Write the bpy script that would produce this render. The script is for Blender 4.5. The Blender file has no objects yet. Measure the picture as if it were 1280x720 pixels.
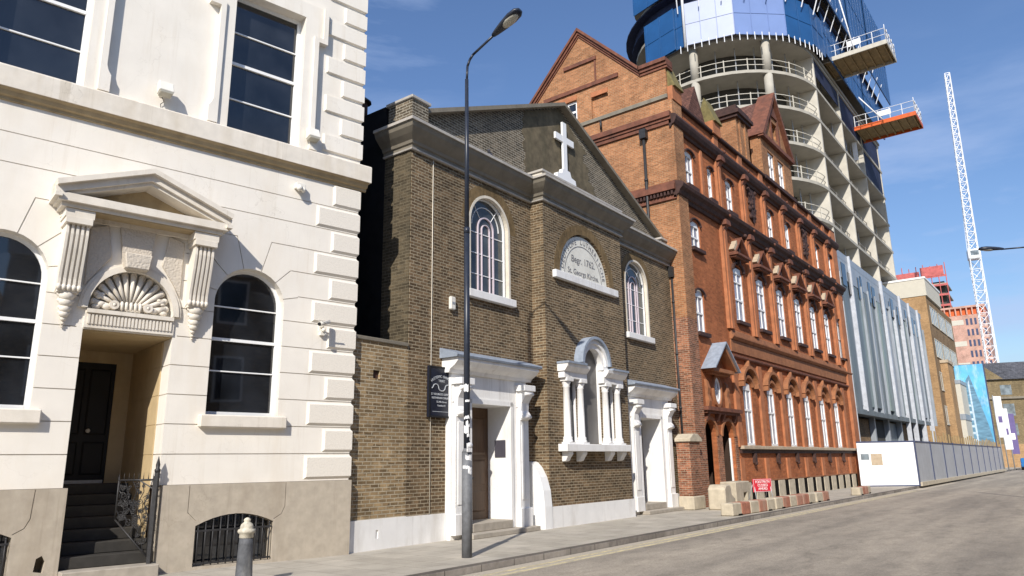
import bpy, bmesh, math, random
from mathutils import Vector, Matrix
PI = math.pi
random.seed(7)
S = bpy.context.scene
COL = S.collection
R_ = math.radians

# ---------------------------------------------------------------- materials
def newmat(name):
    m = bpy.data.materials.new(name); m.use_nodes = True
    nt = m.node_tree; b = nt.nodes['Principled BSDF']
    return m, nt, b

def N(nt, t, **kw):
    n = nt.nodes.new(t)
    for k, v in kw.items():
        if hasattr(n, k): setattr(n, k, v)
        else: n.inputs[k.replace('_', ' ')].default_value = v
    return n

def ramp(nt, src, stops):
    r = nt.nodes.new('ShaderNodeValToRGB'); el = r.color_ramp.elements
    while len(el) < len(stops): el.new(0.5)
    for e, (p, c) in zip(el, stops):
        e.position = p; e.color = (c[0], c[1], c[2], 1) if isinstance(c, (tuple, list)) else (c, c, c, 1)
    nt.links.new(src, r.inputs[0]); return r.outputs[0]

def mixc(nt, fac, a, b, mode='MIX'):
    m = nt.nodes.new('ShaderNodeMix'); m.data_type = 'RGBA'; m.blend_type = mode
    for sock, v in ((m.inputs[0], fac), (m.inputs[6], a), (m.inputs[7], b)):
        if hasattr(v, 'is_output') or hasattr(v, 'links'): nt.links.new(v, sock)
        elif isinstance(v, (int, float)): sock.default_value = v
        else: sock.default_value = (v[0], v[1], v[2], 1)
    return m.outputs[2]

def noise(nt, vec, scale, detail=4, rough=0.55):
    n = N(nt, 'ShaderNodeTexNoise'); n.inputs['Scale'].default_value = scale
    n.inputs['Detail'].default_value = detail; n.inputs['Roughness'].default_value = rough
    if vec is not None: nt.links.new(vec, n.inputs['Vector'])
    return n.outputs['Fac']

def objvec(nt, scale=(1, 1, 1)):
    t = N(nt, 'ShaderNodeTexCoord'); m = N(nt, 'ShaderNodeMapping'); m.inputs['Scale'].default_value = scale
    nt.links.new(t.outputs['Object'], m.inputs['Vector']); return m.outputs[0]

def boxuv(nt):
    t = N(nt, 'ShaderNodeTexCoord')
    so = N(nt, 'ShaderNodeSeparateXYZ'); sn = N(nt, 'ShaderNodeSeparateXYZ')
    nt.links.new(t.outputs['Object'], so.inputs[0]); nt.links.new(t.outputs['Normal'], sn.inputs[0])
    ax = N(nt, 'ShaderNodeMath', operation='ABSOLUTE'); ay = N(nt, 'ShaderNodeMath', operation='ABSOLUTE')
    nt.links.new(sn.outputs[0], ax.inputs[0]); nt.links.new(sn.outputs[1], ay.inputs[0])
    gt = N(nt, 'ShaderNodeMath', operation='GREATER_THAN')
    nt.links.new(ax.outputs[0], gt.inputs[0]); nt.links.new(ay.outputs[0], gt.inputs[1])
    mx = N(nt, 'ShaderNodeMix'); mx.data_type = 'FLOAT'
    nt.links.new(gt.outputs[0], mx.inputs[0]); nt.links.new(so.outputs[0], mx.inputs[2]); nt.links.new(so.outputs[1], mx.inputs[3])
    cb = N(nt, 'ShaderNodeCombineXYZ')
    nt.links.new(mx.outputs[0], cb.inputs[0]); nt.links.new(so.outputs[2], cb.inputs[1])
    return cb.outputs[0]

def bump(nt, b, h, strength=0.4, dist=0.01):
    bp = N(nt, 'ShaderNodeBump'); bp.inputs['Strength'].default_value = strength; bp.inputs['Distance'].default_value = dist
    nt.links.new(h, bp.inputs['Height']); nt.links.new(bp.outputs[0], b.inputs['Normal'])

def streaks(nt, c, col, amt):
    f = ramp(nt, noise(nt, objvec(nt, (5.0, 5.0, 0.22)), 1.6, 9, 0.68), [(0.54, 0.0), (0.74, 1.0)])
    f2 = ramp(nt, noise(nt, objvec(nt, (0.7, 0.7, 0.5)), 1.1, 4), [(0.42, 0.0), (0.62, 1.0)])
    m = N(nt, 'ShaderNodeMath', operation='MULTIPLY'); nt.links.new(f, m.inputs[0]); nt.links.new(f2, m.inputs[1])
    m2 = N(nt, 'ShaderNodeMath', operation='MULTIPLY'); nt.links.new(m.outputs[0], m2.inputs[0]); m2.inputs[1].default_value = amt
    c = mixc(nt, m2.outputs[0], c, col)
    # hairline cracks
    v = N(nt, 'ShaderNodeTexVoronoi'); v.feature = 'DISTANCE_TO_EDGE'; v.inputs['Scale'].default_value = 0.8
    nz = N(nt, 'ShaderNodeTexNoise'); nz.inputs['Scale'].default_value = 2.5; nz.inputs['Detail'].default_value = 6; nt.links.new(objvec(nt), nz.inputs['Vector'])
    ad = N(nt, 'ShaderNodeVectorMath', operation='MULTIPLY_ADD'); nt.links.new(nz.outputs['Color'], ad.inputs[0]); ad.inputs[1].default_value = (0.9, 0.9, 0.9); nt.links.new(objvec(nt), ad.inputs[2])
    nt.links.new(ad.outputs[0], v.inputs['Vector'])
    k = ramp(nt, v.outputs['Distance'], [(0.0, 0.28), (0.005, 0.0)])
    m3 = N(nt, 'ShaderNodeMath', operation='MULTIPLY'); nt.links.new(k, m3.inputs[0]); nt.links.new(f2, m3.inputs[1])
    return mixc(nt, m3.outputs[0], c, tuple(x * 0.6 for x in col))

def plain(name, col, rough=0.7, metal=0.0, var=0.12, nscale=3, bmp=0.0, bscale=60, spec=0.4, stain=None, stainamt=0.5, stretch=(1, 1, 1), streak=None, streakamt=0.6):
    m, nt, b = newmat(name)
    v = objvec(nt, stretch)
    n1 = noise(nt, v, nscale, 6)
    dark = tuple(c * (1 - var) for c in col); lite = tuple(min(1, c * (1 + var)) for c in col)
    c = ramp(nt, n1, [(0.3, dark), (0.7, lite)])
    if stain:
        v2 = objvec(nt, (1.4, 1.4, 0.35))
        f = ramp(nt, noise(nt, v2, 1.3, 8, 0.65), [(0.5, 0.0), (0.78, 1.0)])
        mm = N(nt, 'ShaderNodeMath', operation='MULTIPLY'); mm.inputs[1].default_value = stainamt
        nt.links.new(f, mm.inputs[0]); c = mixc(nt, mm.outputs[0], c, stain)
    if streak: c = streaks(nt, c, streak, streakamt)
    nt.links.new(c, b.inputs['Base Color'])
    b.inputs['Roughness'].default_value = rough; b.inputs['Metallic'].default_value = metal
    b.inputs['Specular IOR Level'].default_value = spec
    if bmp: bump(nt, b, noise(nt, objvec(nt), bscale, 5), bmp, 0.01)
    return m

def brick(name, c1, c2, mortar, stain=None, stainamt=0.5, bw=0.225, rh=0.075, ms=0.011, tone=0.35, bmp=0.6, scale=1.0, sscale=0.55):
    m, nt, b = newmat(name)
    uv = boxuv(nt)
    br = N(nt, 'ShaderNodeTexBrick'); br.offset = 0.5
    nt.links.new(uv, br.inputs['Vector'])
    br.inputs['Scale'].default_value = scale; br.inputs['Brick Width'].default_value = bw; br.inputs['Row Height'].default_value = rh
    br.inputs['Mortar Size'].default_value = ms; br.inputs['Mortar Smooth'].default_value = 0.35; br.inputs['Bias'].default_value = 0.0
    # every brick its own tone: cell noise on the brick grid
    br.inputs['Color1'].default_value = (*c1, 1); br.inputs['Color2'].default_value = (*c2, 1); br.inputs['Mortar'].default_value = (*mortar, 1)
    mp = N(nt, 'ShaderNodeMapping'); mp.inputs['Scale'].default_value = (1 / bw, 1 / rh, 1); nt.links.new(uv, mp.inputs['Vector'])
    vn = N(nt, 'ShaderNodeTexVoronoi'); vn.voronoi_dimensions = '2D'; vn.inputs['Randomness'].default_value = 0.4; vn.inputs['Scale'].default_value = 1.0
    nt.links.new(mp.outputs[0], vn.inputs['Vector'])
    s = N(nt, 'ShaderNodeSeparateColor'); nt.links.new(vn.outputs['Color'], s.inputs[0])
    tn = ramp(nt, s.outputs[0], [(0.0, 1 - tone), (0.55, 1.0), (1.0, 1 + tone * 0.7)])
    c = mixc(nt, 1.0, br.outputs['Color'], tn, 'MULTIPLY')
    # mortar keeps its colour
    c = mixc(nt, br.outputs['Fac'], c, mortar)
    big = ramp(nt, noise(nt, objvec(nt, (1, 1, 1)), sscale, 7, 0.6), [(0.28, 0.66), (0.5, 1.0), (0.72, 1.18)])
    c = mixc(nt, 1.0, c, big, 'MULTIPLY')
    med = ramp(nt, noise(nt, uv, 7, 5, 0.7), [(0.3, 0.80), (0.7, 1.18)])
    c = mixc(nt, 1.0, c, med, 'MULTIPLY')
    if stain:
        f = ramp(nt, noise(nt, objvec(nt, (1.2, 1.2, 0.5)), sscale * 1.8, 8, 0.7), [(0.48, 0.0), (0.72, 1.0)])
        mm = N(nt, 'ShaderNodeMath', operation='MULTIPLY'); mm.inputs[1].default_value = stainamt
        nt.links.new(f, mm.inputs[0]); c = mixc(nt, mm.outputs[0], c, stain)
    nt.links.new(c, b.inputs['Base Color']); b.inputs['Roughness'].default_value = 0.88; b.inputs['Specular IOR Level'].default_value = 0.2
    inv = N(nt, 'ShaderNodeMath', operation='SUBTRACT'); inv.inputs[0].default_value = 1.0; nt.links.new(br.outputs['Fac'], inv.inputs[1])
    ad = N(nt, 'ShaderNodeMath', operation='MULTIPLY_ADD'); nt.links.new(noise(nt, uv, 90, 3), ad.inputs[0]); ad.inputs[1].default_value = 0.5
    nt.links.new(inv.outputs[0], ad.inputs[2]); bump(nt, b, ad.outputs[0], bmp, 0.008)
    return m

def glass(name, col=(0.012, 0.014, 0.018), rough=0.03, var=0.5, spec=0.6):
    m, nt, b = newmat(name)
    c = ramp(nt, noise(nt, objvec(nt), 1.4, 3), [(0.35, tuple(x * (1 - var) for x in col)), (0.65, tuple(x * (1 + var) for x in col))])
    nt.links.new(c, b.inputs['Base Color']); b.inputs['Roughness'].default_value = rough; b.inputs['Specular IOR Level'].default_value = spec
    bump(nt, b, noise(nt, objvec(nt), 1.3, 1), 0.05, 0.02)
    return m

M = {}
M['stucco'] = plain('cream_stucco', (0.775, 0.73, 0.655), 0.72, var=0.035, nscale=2.2, bmp=0.12, bscale=35, stain=(0.62, 0.52, 0.38), stainamt=0.32, streak=(0.50, 0.42, 0.31), streakamt=0.5)
M['stucco2'] = plain('cream_stucco_mouldings', (0.71, 0.655, 0.57), 0.72, var=0.07, nscale=5, bmp=0.15, bscale=40, stain=(0.50, 0.41, 0.28), stainamt=0.5, streak=(0.34, 0.27, 0.17), streakamt=0.7)
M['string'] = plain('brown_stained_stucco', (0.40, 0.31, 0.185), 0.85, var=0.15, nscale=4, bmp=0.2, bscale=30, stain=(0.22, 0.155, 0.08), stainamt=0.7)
M['ochre'] = plain('ochre_porch_paint', (0.50, 0.38, 0.215), 0.7, var=0.08, nscale=3, stain=(0.30, 0.21, 0.10), stainamt=0.6)
M['soot'] = None
M['granite'] = plain('tan_plinth_stone', (0.43, 0.375, 0.30), 0.85, var=0.10, nscale=7, bmp=0.35, bscale=120, stain=(0.31, 0.255, 0.19), stainamt=0.7, streak=(0.22, 0.175, 0.125), streakamt=0.7)
M['whitepaint'] = plain('white_paint', (0.82, 0.82, 0.81), 0.45, var=0.03, bmp=0.05)
M['whitestone'] = plain('white_painted_stucco', (0.80, 0.79, 0.77), 0.6, var=0.05, nscale=2.5, bmp=0.15, bscale=25, stain=(0.50, 0.46, 0.40), stainamt=0.6, streak=(0.34, 0.31, 0.26), streakamt=0.75)
M['churchtrim'] = plain('pale_stone_trim', (0.68, 0.62, 0.52), 0.8, var=0.08, nscale=5, bmp=0.2, stain=(0.42, 0.38, 0.29), stainamt=0.6)
M['cornice'] = plain('grey_brown_cornice_paint', (0.205, 0.180, 0.140), 0.75, var=0.14, nscale=3, bmp=0.2, stain=(0.11, 0.095, 0.072), stainamt=0.8)
M['cornice_edge'] = plain('lead_flashing_pale', (0.42, 0.39, 0.35), 0.6, var=0.15, nscale=5, bmp=0.1)
M['lead'] = plain('grey_lead', (0.27, 0.31, 0.37), 0.5, var=0.18, nscale=6, bmp=0.15, bscale=20, stain=(0.12, 0.14, 0.18), stainamt=0.6)
M['glass'] = glass('dark_window_glass', spec=1.0)
M['glass_green'] = glass('leaded_green_glass', (0.06, 0.068, 0.072), 0.08, 0.35)
M['glass_pale'] = glass('pale_curtained_glass', (0.28, 0.27, 0.32), 0.12, 0.35, 0.4)
M['purple'] = plain('mauve_painted_glazing_bar', (0.60, 0.52, 0.57), 0.5, var=0.06)
M['blackpaint'] = plain('black_gloss_paint', (0.007, 0.007, 0.008), 0.6, var=0.3, bmp=0.08, bscale=25)
M['iron'] = plain('black_iron', (0.028, 0.027, 0.028), 0.5, var=0.3, nscale=12, bmp=0.2, bscale=50)
M['tar'] = plain('black_tarred_render', (0.010, 0.0105, 0.012), 0.85, var=0.35, nscale=2, bmp=0.3, bscale=12, spec=0.15)
M['post'] = plain('navy_grey_post_paint', (0.020, 0.025, 0.038), 0.38, var=0.2, nscale=8, bmp=0.05)
M['postlow'] = plain('scuffed_grey_post_paint', (0.14, 0.145, 0.155), 0.6, var=0.25, nscale=9, bmp=0.2, stain=(0.05, 0.05, 0.055), stainamt=0.8)
M['galv'] = plain('galvanised_metal', (0.40, 0.41, 0.42), 0.45, metal=0.4, var=0.15, nscale=8)
M['sticker'] = plain('torn_white_stickers', (0.72, 0.72, 0.72), 0.6, var=0.3, nscale=40)
M['plastic'] = plain('cream_plastic', (0.72, 0.69, 0.62), 0.4, var=0.06)
M['lamp_lens'] = plain('cream_lamp_lens', (0.45, 0.43, 0.36), 0.25, var=0.12, nscale=8)
M['wood'] = plain('brown_panelled_wood', (0.10, 0.056, 0.030), 0.5, var=0.25, nscale=3, stretch=(9, 9, 0.8), bmp=0.12, bscale=20)
M['darkwood'] = plain('dark_wood', (0.045, 0.028, 0.02), 0.5, var=0.25, stretch=(9, 9, 0.8))
M['step'] = plain('worn_step_stone', (0.36, 0.32, 0.265), 0.85, var=0.15, nscale=6, bmp=0.3, bscale=50)
M['darkstep'] = plain('dark_tiled_step', (0.035, 0.032, 0.028), 0.8, var=0.2, nscale=6, bmp=0.2)  # porch shade put into the colour of the upper steps
M['hole'] = plain('dark_void', (0.008, 0.007, 0.006), 0.95, var=0.2, spec=0.1)

M['church'] = brick('dark_stock_brick', (0.112, 0.073, 0.040), (0.185, 0.123, 0.068), (0.33, 0.275, 0.19), stain=(0.085, 0.066, 0.040), stainamt=0.35, tone=0.5, ms=0.0105)
M['gable'] = brick('grey_stock_brick', (0.105, 0.084, 0.060), (0.155, 0.122, 0.086), (0.33, 0.30, 0.24), stain=(0.07, 0.06, 0.045), stainamt=0.3, tone=0.55, ms=0.012)
M['rubbed'] = brick('rubbed_arch_brick', (0.17, 0.115, 0.055), (0.19, 0.13, 0.065), (0.19, 0.14, 0.08), tone=0.25, bw=0.07, rh=0.24, ms=0.004)
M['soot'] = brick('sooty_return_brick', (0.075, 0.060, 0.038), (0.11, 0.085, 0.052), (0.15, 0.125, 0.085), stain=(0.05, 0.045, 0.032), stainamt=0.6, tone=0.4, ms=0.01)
M['lowbrick'] = brick('yellow_stock_brick', (0.235, 0.16, 0.085), (0.32, 0.225, 0.12), (0.42, 0.36, 0.26), stain=(0.17, 0.105, 0.05), stainamt=0.4, tone=0.45, ms=0.011)
M['red'] = brick('orange_red_brick', (0.33, 0.106, 0.042), (0.385, 0.13, 0.050), (0.30, 0.145, 0.08), stain=(0.20, 0.075, 0.034), stainamt=0.55, tone=0.22, ms=0.005, bmp=0.25, sscale=0.4)
M['redside'] = brick('pale_orange_brick', (0.32, 0.135, 0.060), (0.39, 0.175, 0.080), (0.37, 0.26, 0.16), stain=(0.20, 0.085, 0.045), stainamt=0.45, tone=0.30, ms=0.009, bmp=0.5)
M['redrough'] = brick('mottled_brown_brick', (0.21, 0.085, 0.05), (0.32, 0.13, 0.068), (0.34, 0.25, 0.18), tone=0.5, ms=0.01, bmp=0.6)
M['redpil'] = plain('rubbed_orange_terracotta', (0.39, 0.15, 0.066), 0.8, var=0.24, nscale=2.5, bmp=0.15, bscale=40, stain=(0.33, 0.12, 0.06), stainamt=0.6)
M['terra'] = plain('sooty_terracotta', (0.165, 0.062, 0.036), 0.75, var=0.3, nscale=4, bmp=0.3, bscale=25, stain=(0.07, 0.035, 0.026), stainamt=0.8)
M['terradark'] = plain('blackened_terracotta', (0.055, 0.026, 0.020), 0.75, var=0.35, nscale=5, bmp=0.4, bscale=25)
M['terrabrown'] = plain('brown_terracotta', (0.30, 0.125, 0.055), 0.8, var=0.22, nscale=4, bmp=0.25, stain=(0.18, 0.075, 0.045), stainamt=0.7)
M['cream'] = plain('cream_stone', (0.44, 0.355, 0.255), 0.8, var=0.15, nscale=6, bmp=0.25, stain=(0.30, 0.24, 0.16), stainamt=0.6)
M['mossy'] = plain('mossy_green_stone', (0.17, 0.14, 0.055), 0.9, var=0.25, nscale=6, bmp=0.3)
M['rooftile'] = brick('plum_roof_tiles', (0.15, 0.072, 0.055), (0.20, 0.095, 0.07), (0.08, 0.045, 0.04), bw=0.17, rh=0.12, ms=0.012, tone=0.3)
M['slate'] = brick('grey_slate', (0.085, 0.088, 0.098), (0.12, 0.12, 0.13), (0.04, 0.04, 0.045), bw=0.3, rh=0.2, ms=0.01, tone=0.25)
M['concrete'] = plain('pale_bare_concrete', (0.40, 0.375, 0.32), 0.85, var=0.10, nscale=1.2, bmp=0.1, stain=(0.33, 0.30, 0.25), stainamt=0.5)
M['soffit'] = plain('grey_bare_concrete', (0.31, 0.285, 0.235), 0.9, var=0.12, nscale=1.0)
M['crosswall'] = plain('pale_boarded_concrete', (0.53, 0.50, 0.435), 0.85, var=0.12, nscale=1.5)  # paler than the slabs, with sunlight put into the wall colour
M['raildark'] = plain('grey_edge_rail', (0.22, 0.21, 0.19), 0.7, var=0.12)
M['blind'] = plain('grey_window_blind', (0.13, 0.125, 0.12), 0.35, var=0.15, nscale=1.5)
M['core'] = plain('dark_blockwork', (0.06, 0.057, 0.05), 0.9, var=0.25, nscale=0.8)
M['rail'] = plain('timber_edge_rail', (0.50, 0.47, 0.40), 0.7, var=0.12)
M['bluewrap'] = plain('deep_blue_screen', (0.018, 0.085, 0.235), 0.35, var=0.12, nscale=0.6)
M['midblue'] = plain('mid_blue_screen', (0.17, 0.245, 0.47), 0.35, var=0.06, nscale=0.6)
M['palewrap'] = plain('pale_lavender_screen', (0.37, 0.42, 0.58), 0.4, var=0.05, nscale=0.8)
M['navy'] = plain('navy_netting', (0.014, 0.022, 0.060), 0.8, var=0.3, nscale=1)
M['orange'] = plain('orange_painted_steel', (0.60, 0.11, 0.02), 0.5, var=0.15)
M['ply'] = plain('weathered_plywood', (0.30, 0.215, 0.105), 0.8, var=0.25, nscale=2)
M['craneW'] = plain('white_painted_steel', (0.75, 0.76, 0.78), 0.45, var=0.04)
M['zinc'] = plain('zinc_cladding', (0.155, 0.185, 0.20), 0.45, metal=0.1, var=0.28, nscale=1.2, stretch=(5, 5, 0.3), stain=(0.07, 0.085, 0.095), stainamt=0.8)
M['zincpale'] = plain('pale_zinc_cladding', (0.30, 0.33, 0.365), 0.4, metal=0.1, var=0.18, nscale=1.5, stretch=(4, 4, 0.5))
M['zinc_green'] = plain('green_grey_cladding', (0.20, 0.255, 0.25), 0.4, var=0.2, nscale=1.2, stretch=(5, 5, 0.3))
M['fin'] = plain('white_fin_metal', (0.47, 0.49, 0.53), 0.4, var=0.15)
M['hoardW'] = plain('white_hoarding_board', (0.82, 0.83, 0.84), 0.45, var=0.02)
M['hoardG'] = plain('grey_hoarding_board', (0.36, 0.375, 0.40), 0.45, var=0.10, nscale=1.6, stain=(0.52, 0.54, 0.58), stainamt=0.6)  # pale patches put a sheen into the board colour
M['navyframe'] = plain('navy_frame', (0.05, 0.065, 0.13), 0.5, var=0.1)
M['tan'] = brick('tan_brick', (0.33, 0.205, 0.105), (0.38, 0.24, 0.125), (0.42, 0.28, 0.15), tone=0.15, ms=0.006, bmp=0.1)
M['brownbrick'] = brick('brown_brick', (0.21, 0.135, 0.07), (0.26, 0.165, 0.088), (0.26, 0.19, 0.12), tone=0.3, ms=0.01, bmp=0.1)
M['oldbrick'] = brick('old_brown_brick', (0.17, 0.125, 0.062), (0.22, 0.165, 0.09), (0.24, 0.20, 0.13), tone=0.3, ms=0.01, bmp=0.1, stain=(0.09, 0.07, 0.045))
M['creamwall'] = plain('cream_render', (0.55, 0.52, 0.44), 0.8, var=0.04)
M['greywin'] = glass('grey_window', (0.16, 0.19, 0.21), 0.15, 0.4)
M['pink'] = brick('pink_brick', (0.50, 0.27, 0.21), (0.56, 0.31, 0.24), (0.5, 0.38, 0.31), tone=0.15, ms=0.01, bmp=0.05)
M['redsteel'] = plain('red_scaffold_screen', (0.46, 0.11, 0.10), 0.6, var=0.25, nscale=1.2)
M['redplastic'] = plain('faded_red_paint', (0.36, 0.15, 0.095), 0.7, var=0.25, nscale=7, bmp=0.1, stain=(0.42, 0.35, 0.27), stainamt=0.7)
M['paleblock'] = plain('pale_concrete_block', (0.47, 0.41, 0.31), 0.9, var=0.16, nscale=5, bmp=0.3, bscale=40, stain=(0.30, 0.26, 0.19), stainamt=0.7)
M['signred'] = plain('red_sign_plate', (0.60, 0.03, 0.05), 0.4, var=0.06)
M['white'] = plain('white_lettering', (0.8, 0.8, 0.8), 0.5, var=0.02)
M['greyletter'] = plain('pale_grey_lettering', (0.42, 0.44, 0.47), 0.5, var=0.05)
M['plaque'] = plain('cream_plaque', (0.76, 0.74, 0.66), 0.6, var=0.05, nscale=6, stain=(0.42, 0.40, 0.34), stainamt=0.4)
M['ink'] = plain('dark_lettering', (0.06, 0.055, 0.07), 0.7, var=0.1)
M['plaqueink'] = plain('faded_plaque_lettering', (0.20, 0.195, 0.20), 0.7, var=0.2)
M['board'] = plain('navy_black_board', (0.012, 0.015, 0.028), 0.35, var=0.2)
M['pigeon'] = plain('pigeon_feathers', (0.07, 0.072, 0.085), 0.7, var=0.3, nscale=20)
M['adblue'] = plain('poster_sky', (0.12, 0.42, 0.68), 0.4, var=0.35, nscale=0.35, stain=(0.6, 0.72, 0.8), stainamt=0.9)
M['adgrey'] = plain('poster_tower', (0.12, 0.24, 0.34), 0.4, var=0.35, nscale=1.2, stretch=(1, 1, 4))
M['adpale'] = plain('poster_tower_light', (0.45, 0.56, 0.66), 0.4, var=0.2, nscale=1.2, stretch=(1, 1, 4))
M['flagp'] = plain('purple_banner', (0.13, 0.10, 0.24), 0.6, var=0.1)

def verm(name, col, sc=26, st=0.9, d=0.012):
    m, nt, b = newmat(name)
    v = N(nt, 'ShaderNodeTexVoronoi'); v.feature = 'SMOOTH_F1'; v.inputs['Scale'].default_value = sc
    nt.links.new(objvec(nt), v.inputs['Vector'])
    c = ramp(nt, v.outputs['Distance'], [(0.0, tuple(min(1, x * 1.04) for x in col)), (0.8, tuple(x * 0.93 for x in col))])
    nt.links.new(c, b.inputs['Base Color']); b.inputs['Roughness'].default_value = 0.8
    bump(nt, b, v.outputs['Distance'], st, d); return m
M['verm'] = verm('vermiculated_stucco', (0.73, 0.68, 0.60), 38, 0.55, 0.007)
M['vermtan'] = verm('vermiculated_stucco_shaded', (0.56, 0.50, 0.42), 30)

def road_mat():
    m, nt, b = newmat('worn_asphalt')
    v = objvec(nt, (0.13, 1.5, 1))
    c = ramp(nt, noise(nt, v, 0.55, 8, 0.6), [(0.32, (0.235, 0.205, 0.166)), (0.5, (0.32, 0.278, 0.222)), (0.68, (0.415, 0.358, 0.282))])
    f = ramp(nt, noise(nt, objvec(nt), 38, 6, 0.75), [(0.36, 0.66), (0.64, 1.22)])
    c = mixc(nt, 1.0, c, f, 'MULTIPLY')
    c = mixc(nt, 1.0, c, ramp(nt, noise(nt, objvec(nt, (0.5, 1.0, 1)), 2.6, 8, 0.72), [(0.34, 0.80), (0.5, 1.0), (0.68, 1.15)]), 'MULTIPLY')
    # tyre-worn lanes: smoother bands along the street
    w = N(nt, 'ShaderNodeTexVoronoi'); w.feature = 'DISTANCE_TO_EDGE'; w.inputs['Scale'].default_value = 0.16
    nz = N(nt, 'ShaderNodeTexNoise'); nz.inputs['Scale'].default_value = 1.2; nz.inputs['Detail'].default_value = 6; nt.links.new(objvec(nt), nz.inputs['Vector'])
    ad = N(nt, 'ShaderNodeVectorMath', operation='MULTIPLY_ADD'); nt.links.new(nz.outputs['Color'], ad.inputs[0]); ad.inputs[1].default_value = (1.6, 1.6, 0); nt.links.new(objvec(nt, (0.35, 1, 1)), ad.inputs[2])
    nt.links.new(ad.outputs[0], w.inputs['Vector'])
    k = ramp(nt, w.outputs['Distance'], [(0.0, 0.80), (0.010, 1.0)])
    c = mixc(nt, 1.0, c, k, 'MULTIPLY')
    nt.links.new(c, b.inputs['Base Color']); b.inputs['Roughness'].default_value = 0.85
    bump(nt, b, noise(nt, objvec(nt), 60, 6, 0.7), 0.7, 0.012); return m
M['road'] = road_mat()

def pave_mat():
    m, nt, b = newmat('york_stone_paving')
    t = N(nt, 'ShaderNodeTexCoord')
    br = N(nt, 'ShaderNodeTexBrick'); br.offset = 0.4
    mp = N(nt, 'ShaderNodeMapping'); mp.inputs['Rotation'].default_value = (0, 0, PI / 2); nt.links.new(t.outputs['Object'], mp.inputs[0])
    nt.links.new(mp.outputs[0], br.inputs['Vector'])
    br.inputs['Scale'].default_value = 1; br.inputs['Brick Width'].default_value = 0.9; br.inputs['Row Height'].default_value = 0.6
    br.inputs['Mortar Size'].default_value = 0.007; br.inputs['Mortar Smooth'].default_value = 0.3
    br.inputs['Color1'].default_value = (0.37, 0.335, 0.275, 1); br.inputs['Color2'].default_value = (0.435, 0.395, 0.33, 1); br.inputs['Mortar'].default_value = (0.20, 0.175, 0.14, 1)
    c = mixc(nt, 1.0, br.outputs['Color'], ramp(nt, noise(nt, t.outputs['Object'], 1.1, 8, 0.65), [(0.3, 0.78), (0.7, 1.18)]), 'MULTIPLY')
    c = mixc(nt, 1.0, c, ramp(nt, noise(nt, t.outputs['Object'], 45, 3), [(0.3, 0.9), (0.7, 1.08)]), 'MULTIPLY')
    nt.links.new(c, b.inputs['Base Color']); b.inputs['Roughness'].default_value = 0.9
    inv = N(nt, 'ShaderNodeMath', operation='SUBTRACT'); inv.inputs[0].default_value = 1.0; nt.links.new(br.outputs['Fac'], inv.inputs[1])
    bump(nt, b, inv.outputs[0], 0.5, 0.006); return m
M['pave'] = pave_mat()
M['kerb'] = brick('granite_kerb', (0.24, 0.215, 0.19), (0.30, 0.27, 0.235), (0.12, 0.105, 0.09), bw=0.9, rh=2.0, ms=0.012, tone=0.25)
def worn_yellow():
    m, nt, b = newmat('worn_yellow_paint')
    f = ramp(nt, noise(nt, objvec(nt, (1, 3, 1)), 4, 8, 0.7), [(0.42, 0.0), (0.58, 1.0)])
    c = mixc(nt, f, (0.38, 0.335, 0.24), (0.66, 0.56, 0.30))
    nt.links.new(c, b.inputs['Base Color']); b.inputs['Roughness'].default_value = 0.8; return m
M['yellow'] = worn_yellow()
M['patch'] = plain('dark_asphalt_patch', (0.215, 0.19, 0.16), 0.9, var=0.25, nscale=30, bmp=0.5, bscale=90)
M['patch2'] = plain('pale_asphalt_patch', (0.42, 0.37, 0.295), 0.9, var=0.2, nscale=30, bmp=0.5, bscale=90)
M['ground'] = plain('distant_ground', (0.17, 0.155, 0.13), 0.9, var=0.1, nscale=0.05)

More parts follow.
